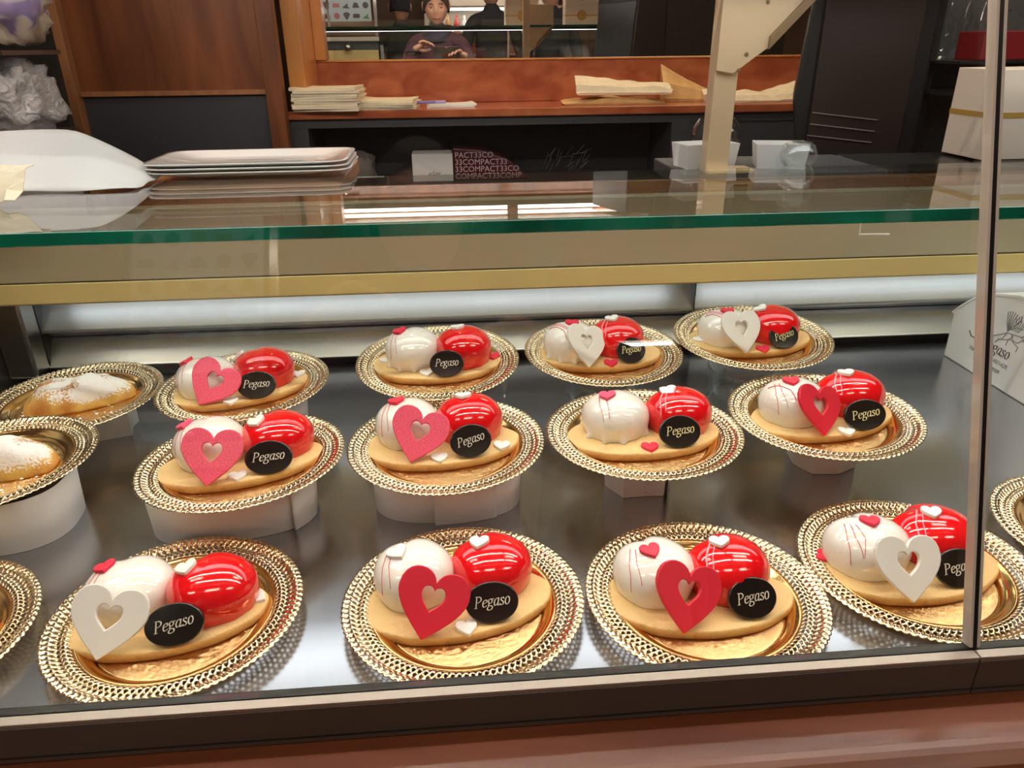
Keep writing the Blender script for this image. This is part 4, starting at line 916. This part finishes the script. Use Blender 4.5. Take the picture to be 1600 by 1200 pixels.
# gift boxes: cream card with gold ribbon and round seal
def gift(x, y, z, w_, d, h, label, seal=-1, rz=0, grp='cream gift boxes'):
    t = empty('gift_box', (x, y, z), (0, 0, R(rz)), label, 'box', grp)
    boxo('carton', 0, w_, 0, d, 0, h, M['box_cream'], t, bevel=.001)
    for yy in ((-.0008, 0), (d, d+.0008)): boxo('ribbon', 0, w_, yy[0], yy[1], h*.47, h*.53, M['ribbon'], t)
    boxo('ribbon', -.0008, 0, 0, d, h*.47, h*.53, M['ribbon'], t)
    bm = bmesh.new(); lathe(bm, [(0, .002), (.022*h/.09, .002), (.024*h/.09, 0)], 32); s = obj('seal', bm, M['ribbon'], t); s.matrix_local = Matrix.Translation((w_/2, d+.0008, h*.5)) @ Matrix.Rotation(-PI/2, 4, 'X')
    return t
gift(.836, 1.165, .2665, .24, .105, .133, 'large cream gift box with gold ribbon band at the right edge')
boxo_b = tag(boxo('box_tray', .822, 1.10, 1.150, 1.162, .2625, .266, M['black'], None), 'thin dark strip under the large gift box at right', 'strip')
for (x, z, l) in ((.300, .5283, 'gift box with round gold seal, mirrored left of the cream post, lower'), (.300, .6167, 'gift box mirrored left of the cream post, upper'), (.600, .5283, 'gift box with round gold seal, mirrored right of the cream post, lower'), (.600, .6167, 'gift box mirrored right of the cream post, upper')):
    gift(x, .95, z, .165, .10, .088, l, 1, grp='gift boxes on the upper glass shelf')

# ------------------------------------------------------------------ back wall of the service area
t = empty('wall_mirror', (.4, 2.60, .40), label='large wall mirror above the burl wood backsplash', cat='mirror')
boxo('mirror_glass', -.772, 1.6, -.004, .004, .0, 1.2, M['mirror'], t)
LM = lambda *a, **k: boxo(*a, **k)
t = empty('back_counter', (0, 2.45, -.9), label='red-brown burl wood ledge with backsplash over a dark grey open cabinet', cat='counter')
def bp_(name, x0, x1, y0, y1, z0, z1, mat, **k): return boxo(name, x0, x1, y0-2.45, y1-2.45, z0+.9, z1+.9, mat, t, **k)
bp_('ledge', -.46, 1.6, 2.31, 2.60, .250, .273, M['burl'], bevel=.003)
bp_('backsplash', -.455, 1.6, 2.585, 2.605, .2735, .396, M['burl'], bevel=.002)
bp_('backsplash_cap', -.455, 1.6, 2.580, 2.61, .3965, .402, M['honey'], bevel=.001)
bp_('fascia', -.46, 1.6, 2.325, 2.345, .225, .2495, M['slate2']); bp_('side_board', -.46, -.41, 2.325, 2.60, -.88, .2245, M['slate2'])
bp_('centre_board', .665, .72, 2.325, 2.60, -.88, .2245, M['slate2']); bp_('right_door', .7205, 1.6, 2.33, 2.35, -.88, .2245, M['slate'])
bp_('cabinet_back', -.409, .664, 2.585, 2.60, -.88, .2245, M['recess']); bp_('inner_shelf', -.409, .664, 2.35, 2.584, .04, .055, M['slate2'])
bp_('lower_door', -.409, .664, 2.35, 2.365, -.88, .0395, M['slate2'])
# honey pillar and wooden partition
boxo('trim_1', -.452, -.405, 2.35, 2.58, .274, 1.88, M['honey'], None, bevel=.002)['kind'] = 'structure'
boxo('trim_2', -.4045, -.372, 2.565, 2.60, .403, 1.88, M['honey'], None, bevel=.001)['kind'] = 'structure'
t = empty('partition', (-.75, 2.27, -.9), label='wooden partition with dark walnut upper panel and slate grey lower panel, left', cat='partition')
def pp(name, x0, x1, y0, y1, z0, z1, mat, **k): return boxo(name, x0+.75, x1+.75, y0-2.27, y1-2.27, z0+.9, z1+.9, mat, t, **k)
pp('stile', -1.040, -1.000, 2.25, 2.30, -.88, 1.8, M['trim_wood'], bevel=.002); pp('stile', -.500, -.455, 2.25, 2.30, -.88, 1.8, M['walnut'], bevel=.002)
pp('upper_panel', -.9995, -.5005, 2.285, 2.30, .335, 1.8, M['walnut']); pp('rail', -.9995, -.5005, 2.272, 2.30, .322, .3345, M['trim_wood'], bevel=.001)
pp('lower_panel', -.9995, -.5005, 2.285, 2.30, -.88, .3215, M['slate'])
# left: shelf unit with printed bag and plastic-wrapped goods
t = empty('side_shelf', (-.95, 1.5, -.9), label='dark side shelf at the far left with a thin steel rail', cat='shelf')
def sp(name, x0, x1, y0, y1, z0, z1, mat, **k): return boxo(name, x0+.95, x1+.95, y0-1.5, y1-1.5, z0+.9, z1+.9, mat, t, **k)
sp('back_board', -1.40, -.850, 1.85, 1.87, -.88, .9, M['matte_black']); sp('shelf_board', -1.30, -.775, 1.5, 1.72, .432, .440, M['steel_dark']); sp('lower_shelf', -1.30, -.775, 1.5, 1.72, .285, .293, M['steel_dark'])
sp('upright', -1.32, -1.305, 1.5, 1.84, -.88, .9, M['steel_dark'])
def blob(name, cx, cy, cz, rx, ry, rz, mat, seed, amp, label, cat, n=40, m_=24, freq=2.5):
    bm = bmesh.new(); rings = []
    for j in range(m_+1):
        ph = PI*j/m_; rg = []
        for i in range(n):
            a = 2*PI*i/n; s = math.sin(ph); v = Vector((s*math.cos(a), s*math.sin(a), math.cos(ph)))
            f = 1+amp*(noise.noise(v*freq+Vector((seed, 0, 0)))+.5*noise.noise(v*freq*2.7+Vector((0, seed, 0))))
            w2 = Vector((math.copysign(abs(v.x)**.7, v.x)*rx, math.copysign(abs(v.y)**.7, v.y)*ry, math.copysign(abs(v.z)**.6, v.z)*rz))*f
            w2.z = max(w2.z, -rz*.98); rg.append(bm.verts.new(w2+Vector((0, 0, rz*.98))))
        rings.append(rg)
    for a, b in zip(rings, rings[1:]):
        for i in range(n): bm.faces.new((a[i], a[(i+1) % n], b[(i+1) % n], b[i]))
    bmesh.ops.remove_doubles(bm, verts=bm.verts[:], dist=1e-5)
    o = obj(name, bm, mat, None, smooth=True); o.location = (cx, cy, cz); tag(o, label, cat); return o
blob('printed_bag', -.875, 1.62, .441, .125, .12, .12, M['bag_print'], 3, .22, 'white bag with violet blue print on the far left shelf', 'bag')
blob('wrapped_package', -.845, 1.60, .294, .085, .09, .062, M['wrap'], 8, .30, 'crinkled clear plastic package with bright glare at the far left', 'package')

# papers on the ledge
def paper_stack(x, y, z, w_, d, n, th_, rz, mat, label, seed, grp):
    t = empty('paper_stack', (x, y, z), (0, 0, R(rz)), label, 'papers', grp); rnd = random.Random(seed)
    for k in range(n):
        bm = bmesh.new(); ox, oy, a = rnd.uniform(-.006, .006), rnd.uniform(-.005, .005), R(rnd.uniform(-3, 3)); z0 = k*th_
        nx = 8; up = []; lo = []
        for i in range(nx+1):
            u = -1+2*i/nx; c_ = .004*abs(u)**3*(1 if k == n-1 else .25)*rnd.uniform(.3, 1)
            for vv, L in ((z0+th_*.92+c_, up), (z0+c_*.3, lo)):
                L.append([bm.verts.new((ox+u*w_*math.cos(a)-s*d*math.sin(a), oy+u*w_*math.sin(a)+s*d*math.cos(a), vv)) for s in (-1, 1)])
        for i in range(nx):
            bm.faces.new((up[i][0], up[i+1][0], up[i+1][1], up[i][1])); bm.faces.new((lo[i][1], lo[i+1][1], lo[i+1][0], lo[i][0]))
            for s in (0, 1): bm.faces.new((lo[i][s], lo[i+1][s], up[i+1][s], up[i][s]))
        for i in (0, nx): bm.faces.new((lo[i][0], lo[i][1], up[i][1], up[i][0]))
        obj('paper_bundle', bm, M[mat], t)
    return t
paper_stack(-.345, 2.365, .2735, .092, .085, 9, .0068, -2, 'paper_cream', 'tall stack of cream paper bags on the ledge against the wooden pillar', 2, 'papers on the wooden ledge')
paper_stack(-.175, 2.390, .2735, .082, .080, 4, .0062, -5, 'paper_cream', 'low stack of cream paper bags in the middle of the three left piles', 5, 'papers on the wooden ledge')
paper_stack(.005, 2.420, .2735, .070, .060, 2, .0035, 4, 'paper_white', 'thin pile of white slips under the violet pen on the ledge', 9, 'papers on the wooden ledge')
t = empty('pen', (-.06, 2.385, .2875), (0, 0, R(10)), 'violet and white pen on the thin pile of slips', 'pen')
bm = bmesh.new(); tube(bm, [(-.045, 0, 0), (.02, 0, 0)], .0042, 10); obj('barrel', bm, pbr('violet_pen', (.22, .18, .55), .3, coat=.5), t, smooth=True)
bm = bmesh.new(); tube(bm, [(.0205, 0, 0), (.052, 0, 0)], .0045, 10); obj('cap', bm, pbr('lilac_pen_cap', (.42, .36, .72), .3, coat=.5), t, smooth=True)
bm = bmesh.new(); tube(bm, [(-.060, 0, 0), (-.0455, 0, 0)], .003, 10); obj('grip', bm, M['scarf'], t, smooth=True)
def sheet_bag(x, y, z, w_, d, peak, rz, mat, seed, label, fold=.5, hang=0):
    bm = bmesh.new(); nx, ny = 22, 14; g = []
    for i in range(nx+1):
        u = i/nx; rg = []
        for j in range(ny+1):
            v = j/ny; s = math.sin(PI*min(1, max(0, u)))**.6
            zz = peak[0]*(1-u)**1.6*(.35+.65*v)+peak[1]*u**1.6*(.35+.65*v)+.012*s+.008*noise.noise(Vector((u*5+seed, v*4, 0)))
            yy = (v-.5)*d*(1-.25*abs(u-.5)); zz = max(zz, .001)
            if v < .12: zz = .001+zz*.2
            rg.append(bm.verts.new(((u-.5)*w_+.01*noise.noise(Vector((seed, v*6, 1)))*(1 if u > .8 else 0), yy, zz+.002)))
        g.append(rg)
    for i in range(nx):
        for j in range(ny): bm.faces.new((g[i][j], g[i+1][j], g[i+1][j+1], g[i][j+1]))
    b = [bm.verts.new((v.co.x*.96, v.co.y*.96, .0)) for v in g[0]+[r[-1] for r in g[1:]]+g[-1][-2::-1]+[r[0] for r in g[-2:0:-1]]]
    bm.faces.new(b); loop = g[0]+[r[-1] for r in g[1:]]+g[-1][-2::-1]+[r[0] for r in g[-2:0:-1]]
    for i in range(len(b)): bm.faces.new((b[i], b[(i+1) % len(b)], loop[(i+1) % len(b)], loop[i]))
    o = obj('paper_bag', bm, M[mat], None, smooth=False); o.location = (x, y, z); o.rotation_euler = (0, 0, R(rz)); tag(o, label, 'bag', 'flat paper bags on the ledge'); return o
sheet_bag(.500, 2.42, .2735, .31, .12, (.004, .003), -2, 'paper_kraft', 3, 'brown kraft paper bag lying under the white bags on the ledge')
sheet_bag(.530, 2.41, .3005, .29, .10, (.050, .024), -4, 'paper_cream', 7, 'white paper bag with raised corner, on top of the kraft bag')
sheet_bag(.775, 2.50, .2735, .20, .12, (.105, .015), -6, 'paper_kraft', 12, 'kraft bag with tall pointed corner, left of the cream post')
sheet_bag(.900, 2.42, .2735, .22, .13, (.030, .020), 2, 'paper_cream', 15, 'cream paper bag lying behind the cream post on the ledge')
sheet_bag(1.060, 2.45, .2735, .19, .13, (.012, .060), 4, 'paper_cream', 19, 'cream paper bag with raised right corner beside the black machine')
# inside the dark cabinet
t = empty('white_carton', (-.12, 2.40, .0555), label='white carton with dark script print inside the dark cabinet', cat='box')
boxo('carton', 0, .125, 0, .10, 0, .082, M['paper_white'], t, bevel=.001)
bm = nib_text('infiore'.replace('o', 'o'), .013, thick=.14, thin=.05, depth=.0003); l = obj('script_print', bm, M['print_brown'], t); l.matrix_local = basis((.066, -.0004, .022), (1, 0, 0), (0, 0, 1))
t = empty('burgundy_bag', (.008, 2.40, .0555), label='burgundy bag covered with white COMPACT33 lettering inside the dark cabinet', cat='bag')
bm = bmesh.new(); prism(bm, [(0, 0, 0), (.24, 0, 0), (.17, 0, .060), (.09, 0, .090), (.0, 0, .098)], (0, .11, 0)); obj('bag_body', bm, M['burgundy'], t, bevel=.004)
for k in range(4):
    s_ = ('COMPACT33COMPACT33COMPACT33'[k:])[:(11, 13, 16, 17)[3-k] if k < 4 else 9]
    s_ = ('PACT33CO', '33COMPACT33', '33COMPACT33CO', 'COMPACT33COMP')[3-k]
    me = sans_mesh(s_, .024, .0002, 0, 'LEFT'); l = link('bag_lettering', me, M['print_white'], t); l.matrix_local = basis((.003, -.0008, .013+k*.021), (1, 0, 0), (0, 0, 1))
bm = bmesh.new(); rnd = random.Random(5)
for k in range(26):
    x, z = rnd.uniform(0, .13), rnd.uniform(.01, .07); a = rnd.uniform(.3, 1.2); tube(bm, [(x, rnd.uniform(0, .08), z), (x+.035*math.cos(a), rnd.uniform(0, .08), z+.035*math.sin(a))], .0007, 5)
o = obj('twig_bundle', bm, M['print_grey'], None); o.location = (.29, 2.42, .0555); tag(o, 'tangle of thin dark wires inside the cabinet beside the burgundy bag', 'wires')
blob('cloth_roll', -.285, 2.43, .0555, .05, .05, .042, M['grey_roll'], 2, .2, 'grey cloth bundle at the left of the dark cabinet', 'cloth')

# ------------------------------------------------------------------ customer side, seen in the mirror
def skin_body(name, verts, edges, mat, parent, sub=2, root=0):
    me = bpy.data.meshes.new(name); me.from_pydata([v[0] for v in verts], edges, []); o = bpy.data.objects.new(name, me); col.objects.link(o); o.parent = parent
    md = o.modifiers.new('skin', 'SKIN'); md.use_smooth_shade = True
    for i, v in enumerate(verts):
        r = v[1]; me.skin_vertices[0].data[i].radius = r if isinstance(r, tuple) else (r, r); me.skin_vertices[0].data[i].use_root = (i == root)
    s = o.modifiers.new('sub', 'SUBSURF'); s.levels = sub; s.render_levels = sub; me.materials.append(mat)
    return bake(o)
def person(loc, rz, label, arms, jacket, hairm, face=True, height=0, hs=1.0):
    """standing figure facing +y, origin at the feet; head centre near 1.57 m"""
    t = empty('person', loc, (0, 0, R(rz)), label, 'person')
    h = height
    V = [((0, 0, .95+h), (.15, .11)), ((0, 0, 1.12+h), (.135, .10)), ((0, 0, 1.28+h), (.155, .11)), ((0, -.01, 1.40+h), (.10, .08)), ((0, 0, 1.47+h), .055), ((0, .01, 1.52+h), .052)]
    E = [(0, 1), (1, 2), (2, 3), (3, 4), (4, 5)]
    for s in (-1, 1):
        b = len(V); V += [((s*.16, -.01, 1.385+h), .062), ((arms[s]['e'][0], arms[s]['e'][1], arms[s]['e'][2]+h), .045), ((arms[s]['w'][0], arms[s]['w'][1], arms[s]['w'][2]+h), .030)]
        E += [(3, b), (b, b+1), (b+1, b+2)]
        b = len(V); V += [((s*.09, 0, .86+h*.6), .092), ((s*.10, .01, .48), .062), ((s*.10, -.01, .09), .042), ((s*.10, .12, .035), .035)]
        E += [(0, b), (b, b+1), (b+1, b+2), (b+2, b+3)]
    skin_body('body', V, E, jacket, t)
    # head: sculpted ellipsoid with brow, nose, lips, chin, ears
    bm = bmesh.new(); n, m_ = 48, 36; rings = []
    for j in range(m_+1):
        ph = PI*j/m_; rg = []
        for i in range(n):
            a = 2*PI*i/n; v = Vector((math.sin(ph)*math.cos(a), math.sin(ph)*math.sin(a), math.cos(ph)))
            x, y, z = v.x*.076, v.y*.092, v.z*.115
            if z < 0: x *= 1-.28*(-z/.115)**1.5; y *= 1-.10*(-z/.115)
            if v.y > 0:
                fx = abs(x)
                y += .022*math.exp(-(x/.011)**2-((z+.018)/.020)**2)+.010*math.exp(-(x/.009)**2-((z-.005)/.02)**2)
                y += .006*math.exp(-((fx-.026)/.020)**2-((z-.024)/.009)**2)-.010*math.exp(-((fx-.030)/.014)**2-((z-.006)/.011)**2)
                y += .006*math.exp(-(x/.022)**2-((z+.052)/.006)**2)+.006*math.exp(-(x/.020)**2-((z+.064)/.006)**2)+.007*math.exp(-(x/.02)**2-((z+.092)/.014)**2)
                y += .004*math.exp(-((fx-.042)/.016)**2-((z+.02)/.018)**2)
            rg.append(bm.verts.new((x, y, z)))
        rings.append(rg)
    for a, b in zip(rings, rings[1:]):
        for i in range(n): bm.faces.new((a[i], a[(i+1) % n], b[(i+1) % n], b[i]))
    for s in (-1, 1):
        for j in range(1): tube(bm, [(s*.074, -.008, .022), (s*.086, -.014, .026), (s*.088, -.014, .005), (s*.083, -.006, -.018), (s*.074, -.002, -.020)], .007, 8)
    bmesh.ops.remove_doubles(bm, verts=bm.verts[:], dist=1e-5)
    tilt = Matrix.Translation((0, .022, 1.60+h)) @ Matrix.Rotation(R(-9), 4, 'X')
    hd = obj('head', bm, M['skin'], t, smooth=True); hd.matrix_local = tilt
    bm = bmesh.new(); rings = []
    for j in range(22):
        ph = PI*.60*j/21; rg = []
        for i in range(n):
            a = 2*PI*i/n; front = max(0, math.sin(a)); lim = 1-.42*front**1.2
            p2 = ph*lim; f = 1.085+.02*math.sin(9*a+j*.6)*math.sin(ph)
            rg.append(bm.verts.new((math.sin(p2)*math.cos(a)*.078*f, math.sin(p2)*math.sin(a)*.094*f-.004, math.cos(p2)*.118*f)))
        rings.append(rg)
    for a, b in zip(rings, rings[1:]):
        for i in range(n): bm.faces.new((a[i], a[(i+1) % n], b[(i+1) % n], b[i]))
    bmesh.ops.remove_doubles(bm, verts=bm.verts[:], dist=1e-5)
    hr = obj('hair', bm, hairm, t, smooth=True, solid=.004); hr.matrix_local = tilt
    if face:
        for s in (-1, 1):
            bm = bmesh.new(); lathe(bm, [(0, .004), (.008, .002), (.011, -.002), (0, -.004)], 16); e = obj('eye', bm, M['eye'], hd); e.matrix_local = Matrix.Translation((s*.030, .0755, .004)) @ Matrix.Rotation(-PI/2, 4, 'X') @ Matrix.Scale(.5, 4, (0, 1, 0))
            bm = bmesh.new(); tube(bm, [(s*.016, .092, .026), (s*.030, .088, .030), (s*.044, .077, .025)], .0028, 6); obj('eyebrow', bm, hairm, hd)
        bm = bmesh.new(); tube(bm, [(-.022, .078, -.057), (-.010, .0885, -.055), (0, .090, -.057), (.010, .0885, -.055), (.022, .078, -.057)], .0035, 6); obj('mouth', bm, M['lip'], hd, smooth=True)
    return t
def hand(t, wrist, fwd, palm_n, side, curl, name='hand'):
    """palm with four fingers and a thumb; fwd = finger direction, palm_n = out of the palm"""
    f = Vector(fwd).normalized(); nrm = Vector(palm_n); nrm = (nrm-f*nrm.dot(f)).normalized(); sd = f.cross(nrm)*side; w0 = Vector(wrist)
    V = [(tuple(w0), .026), (tuple(w0+f*.035), (.034, .017)), (tuple(w0+f*.075), (.036, .015))]; E = [(0, 1), (1, 2)]
    skin_body(name, V, E, M['skin'], t, 2); hobj = t.children[-1] if t.children else None
    fing = []
    for k in range(4):
        o0 = w0+f*.078+sd*(.027-.018*k); ln = (.072, .080, .074, .058)[k]; p = [tuple(o0-f*.02)]; d = f.copy(); q = o0
        VV = [(tuple(o0-f*.018), .0095), (tuple(o0), .0092)]
        for s in range(3):
            a = curl*(.6+.25*s+.07*k); d = (d*math.cos(a)+nrm*math.sin(a)).normalized(); q = q+d*ln*(.42, .32, .26)[s]; VV.append((tuple(q), .0085-.001*s))
        o = skin_body('finger', VV, [(i, i+1) for i in range(len(VV)-1)], M['skin'], t, 1); fing.append(o)
    b = w0+f*.025+sd*.030; VV = [(tuple(b-sd*.012), .013), (tuple(b+sd*.014+f*.020+nrm*.01), .0115), (tuple(b+sd*.020+f*.048+nrm*.022), .010), (tuple(b+sd*.014+f*.070+nrm*.030), .009)]
    skin_body('thumb', VV, [(0, 1), (1, 2), (2, 3)], M['skin'], t, 1)
# the photographer, facing the case, holding up a phone just behind the lens
py = -.30
tag(boxo('white_post', 1.262, 1.315, -.53, -.48, -.9, .565, M['paper_white'], None, bevel=.004), 'short white post reflected in the mirror right of the gift boxes', 'post')
arms = {-1: {'e': (-.25, .10, 1.10), 'w': (-.17, py*-1-.09, 1.30)}, 1: {'e': (.26, .10, 1.08), 'w': (.18, -py-.10, 1.27)}}
ph = person((-.055, py, -.9), 0, 'person in a plum jacket with short hair holding up a phone, reflected in the mirror', arms, M['jacket'], M['hair'], True, -.03)
hand(ph, (-.155, -py-.085, 1.315), (.75, .25, .45), (.5, .6, -.5), -1, .55); hand(ph, (.185, -py-.095, 1.275), (-.70, .45, .35), (-.4, .5, -.5), 1, .6)
bm = bmesh.new(); tube(bm, [Vector((-.168, -py-.09, 1.298))+Vector((.034*math.cos(a), .034*math.sin(a)*.8, .012*math.sin(a))) for a in [2*PI*i/16 for i in range(17)]], .006, 6); obj('bracelet', bm, M['coat'], ph, smooth=True)
bm = bmesh.new(); g = []
for j in range(9):
    rg = [];z = 1.36+.10*j/8
    for i in range(32):
        a = 2*PI*i/32; r = .088-.02*j/8+.008*math.sin(4*a+j); rg.append(bm.verts.new((r*math.cos(a)*1.15, r*math.sin(a)*1.05, z)))
    g.append(rg)
for a, b in zip(g, g[1:]):
    for i in range(32): bm.faces.new((a[i], a[(i+1) % 32], b[(i+1) % 32], b[i]))
obj('scarf', bm, M['scarf'], ph, smooth=True, solid=.012)
t = empty('smartphone', (.0, -.018, .42), (R(-12), 0, 0), 'dark smartphone held sideways by the reflected person', 'phone')
boxo('phone_body', -.085, .075, -.0045, .0035, -.055, .016, M['black'], t, bevel=.002); boxo('camera_bump', -.008, .010, .0036, .0050, .006, .014, M['chrome'], t, bevel=.0004)
# other customers, dark coats, seen small in the mirror
ar2 = {-1: {'e': (-.24, -.02, 1.12), 'w': (-.22, .10, .92)}, 1: {'e': (.24, -.02, 1.12), 'w': (.22, .10, .92)}}
person((.36, -1.25, -.9), 170, 'person in a dark coat seen from behind, mirrored beside the lit shelf', ar2, M['coat'], M['coat'], False, .12)
person((.82, -1.20, -.9), 160, 'person in a dark coat, mirrored right of the cream post', ar2, M['coat'], M['coat'], False, .10)
person((-.36, -1.6, -.9), 185, 'person in a black padded coat, mirrored left of the person with the phone', ar2, M['coat'], M['coat'], False, .02)
# bright drinks shelf behind the customers
t = empty('drinks_shelf', (.35, -2.75, -.9), label='brightly lit wall shelf with bottles, reflected far behind the customers', cat='shelf')
for k, z in enumerate((1.25, 1.44, 1.66, 1.9)): boxo('shelf_board', -.55, .75, -.15, .15, z, z+.015, M['wall_cream'], t)
boxo('back_board', -.55, .75, -.17, -.155, .2, 2.1, M['wall_cream'], t); 
for z in (1.64, 1.88):
    boxo('light_strip', -.5, .7, .10, .13, z, z+.012, M['tube_cool'], t)
rnd = random.Random(3)
cols = [pbr('bottle_'+n_, c_, .15, coat=.5) for n_, c_ in (('green', (.05, .35, .08)), ('clear', (.7, .7, .65)), ('amber', (.4, .18, .04)), ('red', (.5, .04, .03)), ('white', (.8, .8, .76)))]
for k in range(16):
    bm = bmesh.new(); lathe(bm, [(0, 0), (.028, 0), (.028, .085), (.010, .115), (.010, .145), (0, .145)], 16); o = obj('drink_bottle', bm, cols[k % 5], None, smooth=True)
    o.location = (-.12+.075*(k % 8)+rnd.uniform(-.01, .01), -2.72, -.9+(1.4553, 1.2653)[k//8]); tag(o, ('green', 'clear', 'amber', 'red', 'white')[k % 5]+' bottle on the lit drinks shelf, '+('upper' if k < 8 else 'lower')+' board', 'bottle', 'bottles on the lit drinks shelf')
# poster stand reflected at the mirror's left end
t = empty('poster_stand', (-.74, -1.2, -.9), label='silver framed stand with pale blue poster of small food icons, reflected at left', cat='poster stand')
def q(name, x0, x1, y0, y1, z0, z1, mat, par=t, **k): return boxo(name, x0, x1, y0, y1, z0, z1, mat, par, **k)
po = q('poster', -.185, .185, .0, .008, 1.515, 1.98, M['poster'])
ic = ['icon_a', 'icon_c', 'icon_a', 'icon_b', 'icon_c', 'icon_a', 'icon_a', 'icon_a', 'icon_b', 'icon_a', 'icon_a', 'icon_a', 'icon_d', 'icon_a', 'icon_a']
for rr in range(6):
    for cc in range(5):
        bm = bmesh.new(); x = -.146+cc*.073; z = 1.552+rr*.072; k = (rr*2+cc) % 5
        if k == 0: P = [(x-.026, z-.018), (x+.026, z-.018), (x+.014, z+.014), (x, z+.02), (x-.014, z+.014)]
        elif k == 1: P = [(x+.022*math.cos(2*PI*i/16), z+.022*math.sin(2*PI*i/16)) for i in range(16)]
        elif k == 2: P = [(x-.004, z-.026), (x+.004, z-.026), (x+.026, z+.012), (x+.014, z+.024), (x-.014, z+.024), (x-.026, z+.012)]
        elif k == 3: P = [(x-.028, z-.006), (x-.022, z-.014), (x+.022, z-.014), (x+.028, z-.006), (x+.022, z+.014), (x-.022, z+.014)]
        else: P = [(x-.03, z-.018), (x+.03, z-.022), (x+.012, z-.006), (x+.016, z+.018), (x+.004, z+.006), (x-.012, z-.004)]
        prism(bm, [(a, .0085, b) for a, b in P], (0, .001, 0)); obj('food_icon', bm, M[ic[(rr*5+cc*3) % 15]], po)
for s in (-1, 1): q('frame_bar', s*.215-.014, s*.215+.014, -.005, .012, 1.41, 2.05, M['chrome'], bevel=.003)
q('under_board', -.20, .20, 0, .006, 1.42, 1.512, M['wall_warm']); q('cross_rail', -.23, .23, -.005, .015, 1.378, 1.408, M['edge_light'], bevel=.003)
q('bin_front', -.21, .22, .02, .03, 1.245, 1.315, M['yellow'], bevel=.003); q('bin_back', -.22, .22, -.01, 0, .2, 1.376, M['slate2'])
bm = bmesh.new(); lathe(bm, [(0, 0), (.035, 0), (.02, .03), (.012, .04), (0, .042)], 20, (-.01, .02, 1.3165)); obj('cap_knob', bm, M['chrome'], t, smooth=True)
q('side_leg', .235, .26, 0, .03, .02, 1.35, M['steel_dark']); q('side_leg', -.26, -.235, 0, .03, .02, 1.35, M['steel_dark'])

# warm downlights over the ledge
for x in (-.15, .95):
    t = empty('downlight', (x, 2.42, 1.88), label='warm recessed downlight above the wooden ledge, '+('near the pillar' if x < 0 else 'near the machine'), cat='downlight')
    bm = bmesh.new(); lathe(bm, [(.03, 0), (.05, 0), (.05, -.03), (.046, -.03), (.03, -.004)], 32); obj('trim_ring', bm, M['chrome'], t)
    ld = bpy.data.lights.new('downlight_bulb', 'SPOT'); ld.energy = SPOT*(2.2 if x > 0 else 1.6); ld.color = (1, .72, .42); ld.spot_size = R(95); ld.spot_blend = .8; ld.shadow_soft_size = .03
    lo = bpy.data.objects.new('downlight_bulb', ld); col.objects.link(lo); lo.parent = t; lo.location = (0, 0, -.035)
